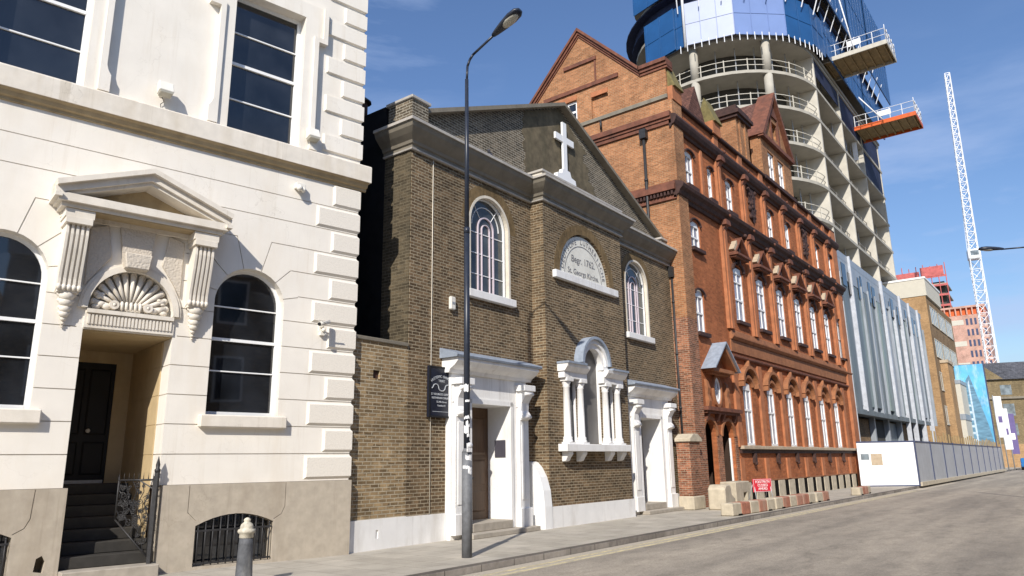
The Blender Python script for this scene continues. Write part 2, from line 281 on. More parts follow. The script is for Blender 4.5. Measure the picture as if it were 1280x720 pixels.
# ---------------------------------------------------------------- mesh builder
class MB:
    def __init__(s): s.bm = bmesh.new()
    def face(s, pts):
        vs = [s.bm.verts.new(p) for p in pts]; return s.bm.faces.new(vs)
    def box(s, x0, x1, y0, y1, z0, z1):
        if x1 < x0: x0, x1 = x1, x0
        if y1 < y0: y0, y1 = y1, y0
        v = [s.bm.verts.new((x, y, z)) for z in (z0, z1) for y in (y0, y1) for x in (x0, x1)]
        for f in ((0, 2, 3, 1), (4, 5, 7, 6), (0, 1, 5, 4), (2, 6, 7, 3), (0, 4, 6, 2), (1, 3, 7, 5)): s.bm.faces.new([v[i] for i in f])
        return s
    def frus(s, b0, b1, y0, y1):   # chamfered block: rect b0 at y0 (back) to rect b1 at y1 (front)
        (ax0, ax1, az0, az1), (bx0, bx1, bz0, bz1) = b0, b1
        v = [s.bm.verts.new(p) for p in ((ax0, y0, az0), (ax1, y0, az0), (ax1, y0, az1), (ax0, y0, az1), (bx0, y1, bz0), (bx1, y1, bz0), (bx1, y1, bz1), (bx0, y1, bz1))]
        for f in ((3, 2, 1, 0), (4, 5, 6, 7), (0, 1, 5, 4), (1, 2, 6, 5), (2, 3, 7, 6), (3, 0, 4, 7)): s.bm.faces.new([v[i] for i in f])
        return s
    def prism(s, pts, a, b, ax='y'):
        """closed polygon extruded along an axis; pts are (x,z) for y, (y,z) for x, (x,y) for z"""
        def P(p, t):
            return (p[0], t, p[1]) if ax == 'y' else ((t, p[0], p[1]) if ax == 'x' else (p[0], p[1], t))
        A = [s.bm.verts.new(P(p, a)) for p in pts]; B = [s.bm.verts.new(P(p, b)) for p in pts]
        n = len(pts)
        s.bm.faces.new(A); s.bm.faces.new(B[::-1])
        for i in range(n): s.bm.faces.new((A[i], B[i], B[(i + 1) % n], A[(i + 1) % n]))
        return s
    def ring(s, cx, cz, r0, r1, y0, y1, a0=0, a1=180, n=20, rz=1.0):
        def P(r, a, y): a = R_(a); return (cx + r * math.cos(a), y, cz + r * rz * math.sin(a))
        L = [[s.bm.verts.new(P(r, a0 + (a1 - a0) * i / n, y)) for (r, y) in ((r0, y0), (r1, y0), (r1, y1), (r0, y1))] for i in range(n + 1)]
        full = abs(a1 - a0) >= 360
        if full: L[-1] = L[0]
        for i in range(n):
            for k in range(4): s.bm.faces.new((L[i][k], L[i + 1][k], L[i + 1][(k + 1) % 4], L[i][(k + 1) % 4]))
        if not full: s.bm.faces.new(L[0]); s.bm.faces.new(L[-1][::-1])
        return s
    def tube(s, p, q, r, seg=8, r2=None, cap=True):
        p = Vector(p); q = Vector(q); r2 = r if r2 is None else r2
        d = (q - p).normalized(); a = d.orthogonal().normalized(); b = d.cross(a)
        A = [s.bm.verts.new(p + (a * math.cos(2 * PI * i / seg) + b * math.sin(2 * PI * i / seg)) * r) for i in range(seg)]
        B = [s.bm.verts.new(q + (a * math.cos(2 * PI * i / seg) + b * math.sin(2 * PI * i / seg)) * r2) for i in range(seg)]
        for i in range(seg):
            f = s.bm.faces.new((A[i], A[(i + 1) % seg], B[(i + 1) % seg], B[i]))
            f.smooth = seg > 5
        if cap: s.bm.faces.new(A[::-1]); s.bm.faces.new(B)
        return s
    def path(s, pts, r, seg=6):
        for a, b in zip(pts, pts[1:]): s.tube(a, b, r, seg)
        return s
    def lathe(s, prof, x=0, y=0, seg=16, sc=(1, 1)):
        L = [[s.bm.verts.new((x + r * sc[0] * math.cos(2 * PI * i / seg), y + r * sc[1] * math.sin(2 * PI * i / seg), z)) for i in range(seg)] for r, z in prof]
        for a, b in zip(L, L[1:]):
            for i in range(seg):
                f = s.bm.faces.new((a[i], a[(i + 1) % seg], b[(i + 1) % seg], b[i])); f.smooth = True
        s.bm.faces.new(L[0][::-1]); s.bm.faces.new(L[-1])
        return s
    def ball(s, c, r, sc=(1, 1, 1), u=10, v=7):
        mt = Matrix.Translation(c) @ Matrix.Diagonal((sc[0], sc[1], sc[2], 1))
        g = bmesh.ops.create_uvsphere(s.bm, u_segments=u, v_segments=v, radius=r, matrix=mt)
        for vv in g['verts']:
            for f in vv.link_faces: f.smooth = True
        return s
    def build(s, name, mat, parent=None, bev=0, cuts=None):
        bmesh.ops.recalc_face_normals(s.bm, faces=s.bm.faces)
        me = bpy.data.meshes.new(name); s.bm.to_mesh(me); s.bm.free()
        o = bpy.data.objects.new(name, me); COL.objects.link(o)
        me.materials.append(M[mat] if isinstance(mat, str) else mat)
        if cuts: docut(o, cuts)
        if parent is not None: o.parent = parent
        if bev:
            b = o.modifiers.new('bevel', 'BEVEL'); b.width = bev; b.segments = 1; b.limit_method = 'ANGLE'; b.angle_limit = R_(40)
        return o

def docut(o, cuts):
    for cmb in cuts:
        bmesh.ops.recalc_face_normals(cmb.bm, faces=cmb.bm.faces)
        me = bpy.data.meshes.new('cutter'); cmb.bm.to_mesh(me); cmb.bm.free()
        c = bpy.data.objects.new('cutter', me); COL.objects.link(c)
        md = o.modifiers.new('b', 'BOOLEAN'); md.operation = 'DIFFERENCE'; md.solver = 'EXACT'; md.use_self = True; md.object = c
        bpy.context.view_layer.update()
        dg = bpy.context.evaluated_depsgraph_get()
        nm = bpy.data.meshes.new_from_object(o.evaluated_get(dg))
        o.modifiers.clear(); old = o.data; nm.name = old.name; o.data = nm
        bpy.data.meshes.remove(old); bpy.data.objects.remove(c); bpy.data.meshes.remove(me)

def tag(o, label=None, cat=None, group=None, kind=None):
    if label: o['label'] = label
    if cat: o['category'] = cat
    if group: o['group'] = group
    if kind: o['kind'] = kind
    return o

def root(name, loc, deg, label, cat, group=None):
    o = bpy.data.objects.new(name, None); COL.objects.link(o)
    o.location = loc; o.rotation_euler = (0, 0, R_(deg)); o.empty_display_size = 0.3
    return tag(o, label, cat, group)

def copy_tree(o, parent=None):
    c = o.copy(); COL.objects.link(c)
    if parent is not None: c.parent = parent
    for ch in list(o.children): copy_tree(ch, c)
    return c

def archpts(cx, zb, zs, r, n=16, rz=1.0, inset=0.0):
    """outline of an arched opening (x,z): bottom zb, springing zs, radius r"""
    pts = [(cx - r, zb), (cx + r, zb)]
    for i in range(n + 1):
        a = PI * i / n; pts.append((cx + r * math.cos(a), zs + r * rz * math.sin(a)))
    return pts

def textmesh(body, size, mat, parent, loc, rot=(PI / 2, 0, 0), name='lettering', ext=0.004, sx=1.0):
    cu = bpy.data.curves.new(name, 'FONT'); cu.body = body; cu.size = size; cu.extrude = ext
    cu.align_x = 'CENTER'; cu.align_y = 'CENTER'
    t = bpy.data.objects.new(name, cu); COL.objects.link(t)
    bpy.context.view_layer.update()
    me = bpy.data.meshes.new_from_object(t.evaluated_get(bpy.context.evaluated_depsgraph_get()))
    bpy.data.objects.remove(t); bpy.data.curves.remove(cu)
    me.materials.clear(); me.materials.append(M[mat])
    o = bpy.data.objects.new(name, me); COL.objects.link(o); o.parent = parent
    o.location = loc; o.rotation_euler = rot; o.scale = (sx, 1, 1); return o

def joinmesh(objs, name, parent):
    """merge letters into one lettering mesh"""
    bm = bmesh.new()
    for o in objs:
        me = o.data.copy(); me.transform(Matrix.LocRotScale(o.location, o.rotation_euler, o.scale)); bm.from_mesh(me); bpy.data.meshes.remove(me)
    me = bpy.data.meshes.new(name); bm.to_mesh(me); bm.free(); me.materials.append(objs[0].data.materials[0])
    for o in objs: bpy.data.objects.remove(o)
    r = bpy.data.objects.new(name, me); COL.objects.link(r); r.parent = parent; return r

# camera frame: street runs along +X, facades look to -Y; pavement top z=0
CAMH = 1.65
# ---------------------------------------------------------------- camera, world, sun
def camera():
    f, pitch, roll, yaw = 909.0, R_(13.53), R_(-0.875), R_(38.0)
    fw = Vector((math.cos(yaw) * math.cos(pitch), math.sin(yaw) * math.cos(pitch), math.sin(pitch)))
    rt = Vector((math.sin(yaw), -math.cos(yaw), 0)); up = rt.cross(fw)
    r2 = rt * math.cos(roll) + up * math.sin(roll); u2 = up * math.cos(roll) - rt * math.sin(roll)
    cd = bpy.data.cameras.new('camera'); c = bpy.data.objects.new('camera', cd); COL.objects.link(c)
    cd.sensor_width = 36; cd.lens = f / 1280 * 36; cd.clip_end = 5000; cd.clip_start = 0.1
    m = Matrix((r2, u2, -fw)).transposed().to_4x4(); m.translation = Vector((0, 0, CAMH)); c.matrix_world = m
    S.camera = c
camera()
SUN_AZ, SUN_EL = 25.0, 35.0     # heading the light travels towards, elevation
w = bpy.data.worlds.new('World'); S.world = w; w.use_nodes = True
nt = w.node_tree; bg = nt.nodes['Background']
sky = N(nt, 'ShaderNodeTexSky'); sky.sky_type = 'NISHITA'; sky.sun_disc = False
sky.sun_elevation = R_(SUN_EL); sky.sun_rotation = R_(245); sky.air_density = 1.35; sky.dust_density = 0.7; sky.ozone_density = 3.0; sky.altitude = 50
tc = N(nt, 'ShaderNodeTexCoord')
mp = N(nt, 'ShaderNodeMapping'); mp.inputs['Rotation'].default_value = (0.25, -0.35, 0.6); mp.inputs['Scale'].default_value = (1.2, 2.2, 9.0)
nt.links.new(tc.outputs['Generated'], mp.inputs[0])
cl = ramp(nt, noise(nt, mp.outputs[0], 1.5, 7, 0.58), [(0.45, 0.0), (0.74, 0.9)])
mp2 = N(nt, 'ShaderNodeMapping'); mp2.inputs['Scale'].default_value = (1.2, 1.2, 1.6); nt.links.new(tc.outputs['Generated'], mp2.inputs[0])
pt = ramp(nt, noise(nt, mp2.outputs[0], 1.6, 3), [(0.42, 0.0), (0.62, 1.0)])
mm = N(nt, 'ShaderNodeMath', operation='MULTIPLY'); nt.links.new(cl, mm.inputs[0]); nt.links.new(pt, mm.inputs[1])
skc = mixc(nt, mm.outputs[0], sky.outputs[0], (5.0, 5.6, 6.6))
skc = mixc(nt, 1.0, skc, (0.84, 0.94, 1.17), 'MULTIPLY')
nt.links.new(skc, bg.inputs[0]); bg.inputs[1].default_value = 0.095
sl = bpy.data.lights.new('sun', 'SUN'); sl.energy = 4.4; sl.angle = R_(0.53); sl.color = (1.0, 0.94, 0.85)
so = bpy.data.objects.new('sun', sl); COL.objects.link(so)
d = Vector((math.cos(R_(SUN_AZ)) * math.cos(R_(SUN_EL)), math.sin(R_(SUN_AZ)) * math.cos(R_(SUN_EL)), -math.sin(R_(SUN_EL))))
so.rotation_euler = d.to_track_quat('-Z', 'Y').to_euler(); so.location = (0, -20, 30)
S.view_settings.view_transform = 'Standard'; S.view_settings.look = 'None'; S.view_settings.exposure = 0.33; S.view_settings.gamma = 1

# ---------------------------------------------------------------- ground
KY = 8.5
def sheet(name, pts, z, mat):
    mb = MB(); mb.face([(x, y, z) for x, y in pts]); o = mb.build(name, mat); tag(o, kind='structure'); return o
sheet('ground', [(-400, -400), (900, -400), (900, 900), (-400, 900)], -0.16, 'ground')
sheet('road', [(-40, 0.5), (128, 0.5), (220, -14), (220, -6), (128, KY - 0.1), (-40, KY - 0.1)], -0.12, 'road')
# far pavement we stand on and near pavement under the facades
mb = MB(); mb.prism([(-40, -6), (128, -6), (128, 0.37), (-40, 0.37)], -0.15, 0.0, 'z'); tag(mb.build('pavement', 'pave'), kind='structure')
mb = MB(); mb.prism([(-40, KY + 0.13), (128, KY + 0.13), (128, 30), (-40, 30)], -0.15, 0.0, 'z'); tag(mb.build('pavement', 'pave'), kind='structure')
mb = MB(); mb.prism([(-40, KY - 0.02), (128, KY - 0.02), (128, KY + 0.128), (-40, KY + 0.128)], -0.15, 0.002, 'z'); tag(mb.build('kerb', 'kerb', bev=0.015), kind='structure')
mb = MB(); mb.prism([(-40, 0.372), (128, 0.372), (128, 0.52), (-40, 0.52)], -0.15, 0.002, 'z'); tag(mb.build('kerb', 'kerb', bev=0.015), kind='structure')
mb = MB()
for y in (KY - 0.40, KY - 0.62): mb.face([(-40, y, -0.116), (46, y, -0.116), (46, y + 0.09, -0.116), (-40, y + 0.09, -0.116)])
tag(mb.build('road_marking', 'yellow'), kind='structure')
tag(sheet('road_channel', [(-40, KY - .72), (60, KY - .60), (60, KY - .04), (-40, KY - .04)], -.1185, 'patch2'), kind='structure')
# ================================================================ WHITE STUCCO BUILDING
W = root('stucco_building', (9.58, 11.62, 0), -10.8, 'cream stucco building with pedimented doorway and arched windows, at the left', 'building')
WR, WL = -2.175, -6.08      # centres of the two ground-floor windows
AR, AS, AB = 0.655, 4.63, 2.55
UR, UL = -2.17, -6.04       # upper windows
DC = -4.175
def groove(mb, u0, u1, z, t=0.016, dep=0.03): mb.box(u0, u1, -0.02, dep, z - t / 2, z + t / 2)
g = MB()
for k in range(1, 12):
    z = 1.38 + 0.5 * k
    if abs(z - 7.38) < 0.2: continue
    segs = [(-9, 0.02)]
    if z > 3.85 and z < 5.9: segs = [(-9, -4.95), (-3.42, 0.02)]
    if 4.7 < z < 6.0:
        off = {4.88: 0.93, 5.38: 0.76, 5.88: 0.33}[round(z, 2)]
        segs = [(-9, WL - off), (WL + off, -4.98 if z < 5.7 else -5.0), (-3.4, WR - off), (WR + off, 0.02)]
    for a, b in segs:
        if b > a: groove(g, a, b, z)
for cx in (WR, WL):
    for ang, r1 in ((15, 1.29), (45, 1.06), (76, 0.96)):
        for s in (-1, 1):
            a = R_(90 - s * ang); dx, dz = math.cos(a), math.sin(a); px, pz = -dz * 0.008, dx * 0.008
            p = [(cx + dx * 0.6 + px, AS + dz * 0.6 + pz), (cx + dx * 0.6 - px, AS + dz * 0.6 - pz), (cx + dx * r1 - px, AS + dz * r1 - pz), (cx + dx * r1 + px, AS + dz * r1 + pz)]
            g.prism(p, -0.02, 0.03)
c = MB()
c.prism(archpts(WR, AB, AS, AR), -0.5, 0.30); c.prism(archpts(WL, AB, AS, AR), -0.5, 0.30)
c.box(-4.86, -3.49, -0.5, 2.4, 1.0, 3.86)
c.prism(archpts(DC - 0.01, 4.19, 4.20, 0.66, rz=1.05), -0.5, 0.16)
c.box(UR - 0.73, UR + 0.73, -0.5, 0.26, 7.98, 10.95); c.box(UL - 0.73, UL + 0.73, -0.5, 0.26, 7.98, 10.95)
g2 = MB()
for k in range(1, 5):
    z = 1.38 + 0.5 * k; g2.box(-3.60, -3.47, -0.1, 2.3, z - .008, z + .008)
mb = MB(); mb.box(-9, 0, 0, 9, 1.38, 13.8)
mb.build('wall', 'stucco', W, cuts=[g, c, g2])
# plinth with basement window openings
mb = MB(); mb.box(-9, 0.04, -0.055, 9, 0, 1.375)
c = MB(); c.box(-4.80, -3.44, -0.5, 2.4, -0.1, 1.5)
def segarch(u0, u1, zb, zs, rise, n=10):
    return [(u0, zb), (u1, zb)] + [(u1 - (u1 - u0) * i / n, zs + rise * (1 - (2 * i / n - 1) ** 2)) for i in range(n + 1)]
c.prism(segarch(-2.86, -1.50, 0.05, 0.70, 0.17), -0.5, 0.22); c.prism(segarch(-6.8, -5.44, 0.05, 0.70, 0.17), -0.5, 0.22)
c.prism([(-5.12, 0.2), (-5.0, 0.17), (-4.98, 0.33), (-5.03, 0.42), (-5.1, 0.38)], -0.2, 0.25)
j = MB()
for u, pts in ((0, [(-1.30, 1.38), (-1.30, 0.95), (-1.36, 0.82), (-1.50, 0.74)]), (0, [(-3.0, 1.38), (-3.0, 0.92), (-2.86, 0.78)]), (0, [(-5.22, 1.38), (-5.24, 0.95), (-5.30, 0.82), (-5.44, 0.74)])):
    for (a, b), (e, f) in zip(pts, pts[1:]):
        L = math.hypot(e - a, f - b); nx, nz = -(f - b) / L * 0.006, (e - a) / L * 0.006
        j.prism([(a + nx, b + nz), (a - nx, b - nz), (e - nx, f - nz), (e + nx, f + nz)], -0.1, -0.035)
mb.build('plinth', 'granite', W, cuts=[c, j])
# string course, returns round the corner
mb = MB()
prof = [(0.0, 7.40), (-0.05, 7.42), (-0.05, 7.47), (-0.10, 7.50), (-0.13, 7.56), (-0.19, 7.56), (-0.19, 7.90), (-0.16, 7.93), (0.0, 7.965)]
mb.prism([(0.0, 7.555), (-0.19, 7.555), (-0.19, 7.90), (-0.16, 7.93), (0.0, 7.965)], -9, 0.19, 'x'); mb.box(0, 0.188, 0, 9, 7.56, 7.92)
sc_ = mb.build('string_course', 'stucco2', W)
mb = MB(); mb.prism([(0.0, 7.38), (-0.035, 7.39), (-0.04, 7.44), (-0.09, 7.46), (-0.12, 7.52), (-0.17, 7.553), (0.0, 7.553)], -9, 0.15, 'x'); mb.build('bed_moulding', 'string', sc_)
# roof-level cornice and chimney mass above the frame
mb = MB(); mb.box(-9, 0.25, -0.25, 9, 13.8, 14.1); mb.box(-9, 0, 0.0, 9, 14.1, 14.9); mb.build('parapet', 'stucco', W)
# quoins
for k in range(12):
    z = 1.38 + 0.5 * k
    z0, z1 = z + 0.03, z + 0.47
    if k == 11: continue
    u0 = -0.95 if k % 2 == 0 else -0.60
    mb = MB(); mb.frus((u0, 0.0, z0, z1), (u0 + 0.045, 0.03, z0 + 0.045, z1 - 0.045), 0.0, -0.042)
    mb.box(0, 0.03, 0.0, 0.5, z0 + 0.045, z1 - 0.045)
    mb.build('quoin', 'verm', W)
mb = MB(); mb.frus((-0.6, 0.0, 6.91, 7.38), (-0.555, 0.03, 6.955, 7.34), 0, -0.042); mb.build('quoin', 'verm', W)
for k in range(13):
    z = 8.04 + 0.45 * k; u0 = -0.52 if k % 2 else -0.90
    mb = MB(); mb.frus((u0, 0.0, z + 0.03, z + 0.42), (u0 + 0.03, 0.03, z + 0.055, z + 0.395), 0.0, -0.05); mb.build('quoin', 'stucco', W)

def sash(name, pts_outer, cx, w, zb, zt, d, parent, rails, zs=None, r=None, frame=0.06, gm='glass', fm='whitepaint', arched=True, vbars=(), bar=0.022):
    """one window: frame mesh (outer ring + glazing bars) and a pane under it"""
    mb = MB()
    if arched:
        mb.ring(cx, zs, r - frame, r + 0.004, d - 0.03, d + 0.04, 0, 180, 18)
        top = lambda x: zs + math.sqrt(max(0, (r - frame / 2) ** 2 - x * x))
    else:
        mb.box(cx - w / 2 + frame, cx + w / 2 - frame, d - 0.03, d + 0.04, zt - frame, zt + 0.004); top = lambda x: zt - frame / 2
    ze = zs if arched else zt
    mb.box(cx - w / 2 - 0.004, cx - w / 2 + frame, d - 0.03, d + 0.04, zb, ze); mb.box(cx + w / 2 - frame, cx + w / 2 + 0.004, d - 0.03, d + 0.04, zb, ze)
    mb.box(cx - w / 2 + frame, cx + w / 2 - frame, d - 0.035, d + 0.04, zb, zb + frame * 1.2)
    for z, t in rails:
        hw = w / 2 - frame
        if arched and z > zs: hw = math.sqrt(max(0.01, (r - frame) ** 2 - (z - zs) ** 2))
        mb.box(cx - hw, cx + hw, d - 0.02 - t * 0.3, d + 0.02, z - t / 2, z + t / 2)
    for x in vbars: mb.box(cx + x - bar / 2, cx + x + bar / 2, d - 0.018, d + 0.018, zb + frame, top(x) - 0.01)
    o = mb.build(name, fm, parent)
    p = MB()
    pts = archpts(cx, zb + 0.02, zs, r - 0.03) if arched else [(cx - w / 2 + .02, zb + .02), (cx + w / 2 - .02, zb + .02), (cx + w / 2 - .02, zt - .02), (cx - w / 2 + .02, zt - .02)]
    p.prism(pts, d + 0.005, d + 0.012); p.build('pane', gm, o)
    return o
for cx in (WR, WL):
    sash('arched_window', None, cx, AR * 2, AB, None, 0.22, W, [(4.54, 0.022), (3.93, 0.055), (3.35, 0.022)], AS, AR)
    mb = MB(); mb.box(cx - 0.77, cx + 0.80, -0.12, 0.2, 2.33, 2.55); mb.build('window_sill', 'stucco2', W, bev=0.02)
for cx in (UR, UL):
    sash('sash_window', None, cx, 1.46, 7.98, 10.95, 0.2, W, [(10.15, 0.025), (9.46, 0.06), (8.70, 0.025)], arched=False, frame=0.075)
    mb = MB()
    for s in (-1, 1):
        a = cx + s * 0.73
        prof = [(a, 7.97), (a + s * 0.38, 7.97), (a + s * 0.38, 8.28), (a + s * 0.33, 8.36), (a + s * 0.30, 8.46), (a + s * 0.30, 10.45), (a + s * 0.50, 10.45), (a + s * 0.50, 11.3), (a, 11.3)]
        mb.prism(prof, -0.08, 0.0)
        prof = [(a + s * 0.20, 7.97), (a + s * 0.38, 7.97), (a + s * 0.38, 8.28), (a + s * 0.33, 8.36), (a + s * 0.30, 8.46), (a + s * 0.30, 10.45), (a + s * 0.50, 10.45), (a + s * 0.50, 11.3), (a + s * 0.40, 11.3), (a + s * 0.40, 10.56), (a + s * 0.20, 10.56)]
        mb.prism(prof, -0.13, -0.081)
    mb.box(cx - 0.73, cx + 0.73, -0.08, 0.0, 10.95, 11.3)
    mb.build('architrave', 'stucco', W)
# basement grilles
for u0, u1 in ((-2.86, -1.50), (-6.8, -5.44)):
    mb = MB()
    mb.box(u0 + .02, u1 - .02, -0.04, -0.02, 0.08, 0.11); mb.box(u0 + .02, u1 - .02, -0.04, -0.02, 0.60, 0.63)
    o = mb.build('basement_grille', 'iron', W)
    n = 11
    for i in range(n):
        u = u0 + 0.06 + (u1 - u0 - 0.12) * i / (n - 1); t = 0.72 + 0.15 * (1 - (2 * i / (n - 1) - 1) ** 2)
        b = MB(); b.tube((u, -0.03, 0.06), (u, -0.03, t - .03), 0.012, 6); b.ball((u, -0.03, t - .03), 0.02, u=6, v=5); b.build('bar', 'iron', o)
    mb = MB(); mb.prism(segarch(u0 + .01, u1 - .01, 0.052, 0.69, 0.165), 0.19, 0.21); mb.build('basement_window', 'glass', W)
# porch: door, steps
mb = MB(); mb.box(-4.86, -3.49, 2.36, 2.42, 1.4, 3.86)
mb.build('porch_wall', 'ochre', W, cuts=[MB().box(-4.72, -3.78, 2.2, 2.5, 1.3, 3.62)])
mb = MB(); mb.box(-4.72, -3.78, 2.39, 2.43, 1.4, 3.62)
for (a, b) in ((-4.66, -4.29), (-4.21, -3.84)):
    for (zl, zh) in ((1.55, 2.15), (2.28, 3.5)): mb.frus((a, b, zl, zh), (a + .03, b - .03, zl + .03, zh - .03), 2.39, 2.37)
dr = mb.build('front_door', 'blackpaint', W)
mb = MB(); mb.ball((-4.15, 2.34, 2.35), 0.04); mb.build('door_knob', 'plastic', dr)
mb = MB(); mb.box(-4.69, -3.81, 2.355, 2.37, 1.40, 1.46); mb.build('kick_plate', 'galv', dr)
mb = MB(); mb.box(-4.858, -3.492, 0.06, 2.36, 3.835, 3.858); mb.box(-4.858, -4.84, 0.3, 2.36, 1.4, 3.83); mb.build('porch_ceiling', 'ochre', W)
mb = MB(); mb.box(-3.512, -3.491, 0.45, 2.36, 0.2, 3.83); mb.build('porch_lining', 'ochre', W, cuts=[MB().box(-3.53, -3.505, 0, 2.5, 1.872, 1.888).box(-3.53, -3.505, 0, 2.5, 2.372, 2.388).box(-3.53, -3.505, 0, 2.5, 2.872, 2.888).box(-3.53, -3.505, 0, 2.5, 3.372, 3.388)])
for k in range(8):
    d0 = -0.22 + 0.28 * k + (0.0 if k else -0.08)
    mb = MB(); mb.box(-4.795, -3.445, d0, 2.38, 0.175 * k - (0.1 if k == 0 else 0), 0.175 * (k + 1)); mb.build('step', 'step' if k < 1 else 'darkstep', W, bev=0.012)
# pediment
mb = MB()
zc = 5.78
mb.box(-5.50, -2.86, -0.50, 0, zc, zc + 0.13)             # corona
mb.box(-5.44, -2.92, -0.42, 0, zc - 0.07, zc)
mb.box(-5.38, -2.98, -0.10, 0, zc - 0.16, zc - 0.07)
apx, apz = -4.18, 6.60
for s in (-1, 1):
    e = -5.56 if s < 0 else -2.80
    for (o0, o1, dd) in ((0.0, 0.085, -0.585), (0.085, 0.20, -0.50), (0.20, 0.26, -0.44)):
        mb.prism([(e, zc + 0.30 - o0), (apx, apz - o0), (apx, apz - o1), (e + (-s) * 0.02, zc + 0.30 - o1)], dd, 0)
    mb.box(e, e - s * 0.10, -0.56, 0, zc + 0.04, zc + 0.10)
pd = mb.build('pediment', 'stucco2', W)
mb = MB(); mb.prism([(-5.2, zc + .13), (-3.16, zc + .13), (apx, apz - 0.22)], -0.06, 0); mb.box(-5.36, -3.0, -0.40, 0, zc - 0.085, zc - 0.072); mb.build('stained_tympanum', 'string', pd)  # brown puts shading into the tympanum and underside, along with staining
# frieze with raised voussoirs over the shell
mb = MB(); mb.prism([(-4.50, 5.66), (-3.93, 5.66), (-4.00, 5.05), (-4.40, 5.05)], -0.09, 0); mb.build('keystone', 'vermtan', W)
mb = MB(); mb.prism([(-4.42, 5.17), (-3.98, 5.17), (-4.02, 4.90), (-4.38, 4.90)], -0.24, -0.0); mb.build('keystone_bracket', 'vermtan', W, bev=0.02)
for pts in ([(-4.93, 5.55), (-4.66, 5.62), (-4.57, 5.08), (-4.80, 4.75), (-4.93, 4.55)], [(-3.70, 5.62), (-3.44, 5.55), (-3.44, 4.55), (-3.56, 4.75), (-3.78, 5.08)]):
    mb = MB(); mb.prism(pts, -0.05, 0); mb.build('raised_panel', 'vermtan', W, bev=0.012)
mb = MB(); mb.ring(DC - 0.01, 4.2, 0.655, 0.75, -0.07, 0.0, 0, 180, 24, 1.05); mb.ring(DC - 0.01, 4.2, 0.75, 0.79, -0.045, 0.0, 0, 180, 24, 1.05); mb.build('shell_arch_moulding', 'stucco2', W)
# scallop shell
sh = MB(); cx0, cz0 = DC - 0.01, 4.25
for i in range(13):
    a = R_(8 + 164 * i / 12); L = 0.56 + 0.02 * math.sin(a)
    p = Vector((cx0 + math.cos(a) * 0.14, 0.12, cz0 + math.sin(a) * 0.10)); q = Vector((cx0 + math.cos(a) * L, 0.06, cz0 + math.sin(a) * L * 1.03))
    sh.tube(p, q, 0.018, 6, r2=0.055); sh.ball(q, 0.056, (1, 0.8, 1), 8, 6)
for i in range(5): sh.ball((cx0 - 0.14 + 0.07 * i, 0.03, cz0 + 0.05), 0.055, (0.62, 1, 1.5), 8, 6)
for s in (-1, 1):
    sh.ring(cx0 + s * 0.26, cz0 + 0.05, 0.035, 0.075, -0.02, 0.08, 0, 360, 14)
    sh.ball((cx0 + s * 0.26, 0.0, cz0 + 0.05), 0.035, u=8, v=6)
    for (dx, dz, r) in ((0.36, 0.02, 0.07), (0.45, 0.05, 0.06), (0.52, 0.0, 0.055), (0.50, 0.16, 0.04), (0.44, 0.22, 0.035), (0.38, 0.28, 0.03)): sh.ball((cx0 + s * dx, 0.05, cz0 + dz), r, (1.2, 0.7, 0.8), 8, 6)
sh.build('scallop_shell', 'stucco2', W)
mb = MB(); mb.box(-4.86, -3.49, -0.03, 0.16, 3.88, 4.17); mb.box(-4.84, -3.51, -0.075, 0, 4.12, 4.185)
for i in range(24):
    u = -4.80 + 1.25 * i / 23; mb.box(u - 0.015, u + 0.015, -0.052, -0.03, 3.94, 4.10)
mb.build('fluted_lintel', 'stucco2', W)
# consoles
def console(uc):
    mb = MB(); mb.box(uc - .21, uc + .21, -0.40, 0, 5.56, 5.695); mb.box(uc - .19, uc + .19, -0.41, 0, 5.46, 5.56); mb.box(uc - .20, uc + .20, -0.43, -.11, 5.705, 5.71)
    o = mb.build('console_bracket', 'stucco2', W, bev=0.01)
    mb = MB()
    def outl(k): return [(0, 5.46), (-.34 + k, 5.46), (-.35 + k, 5.30), (-.31 + k, 5.05), (-.25 + k, 4.80), (-.205 + k, 4.60), (-.20 + k, 4.47), (0, 4.40)]
    mb.prism(outl(0.045), uc - .155, uc + .155, 'x')
    for i in range(5):
        u = uc - 0.14 + 0.07 * i; mb.prism(outl(0.0), u - .019, u + .019, 'x')
    mb.build('fluted_shaft', 'stucco2', o)
    mb = MB()
    for i in range(5): mb.ball((uc - .14 + .07 * i, -.20, 4.45), .045, (.9, 1.2, 1.2), 8, 6)
    mb.box(uc - .15, uc + .15, -.19, 0, 4.38, 4.47)
    prev = None
    for (z, r, y) in ((4.34, .12, -.12), (4.24, .105, -.10), (4.13, .085, -.085), (4.05, .075, -.07), (3.97, .045, -.05), (3.90, .028, -.04), (3.85, .022, -.03)):
        mb.ball((uc, y, z), r, (1.0, .75, .8), 9, 6)
        for s in (-1, 1): mb.ball((uc + s * r * .75, y * .8, z + .02), r * .45, (1, .8, .9), 7, 5)
    mb.build('acanthus_drop', 'stucco2', o)
console(-5.16); console(-3.18)

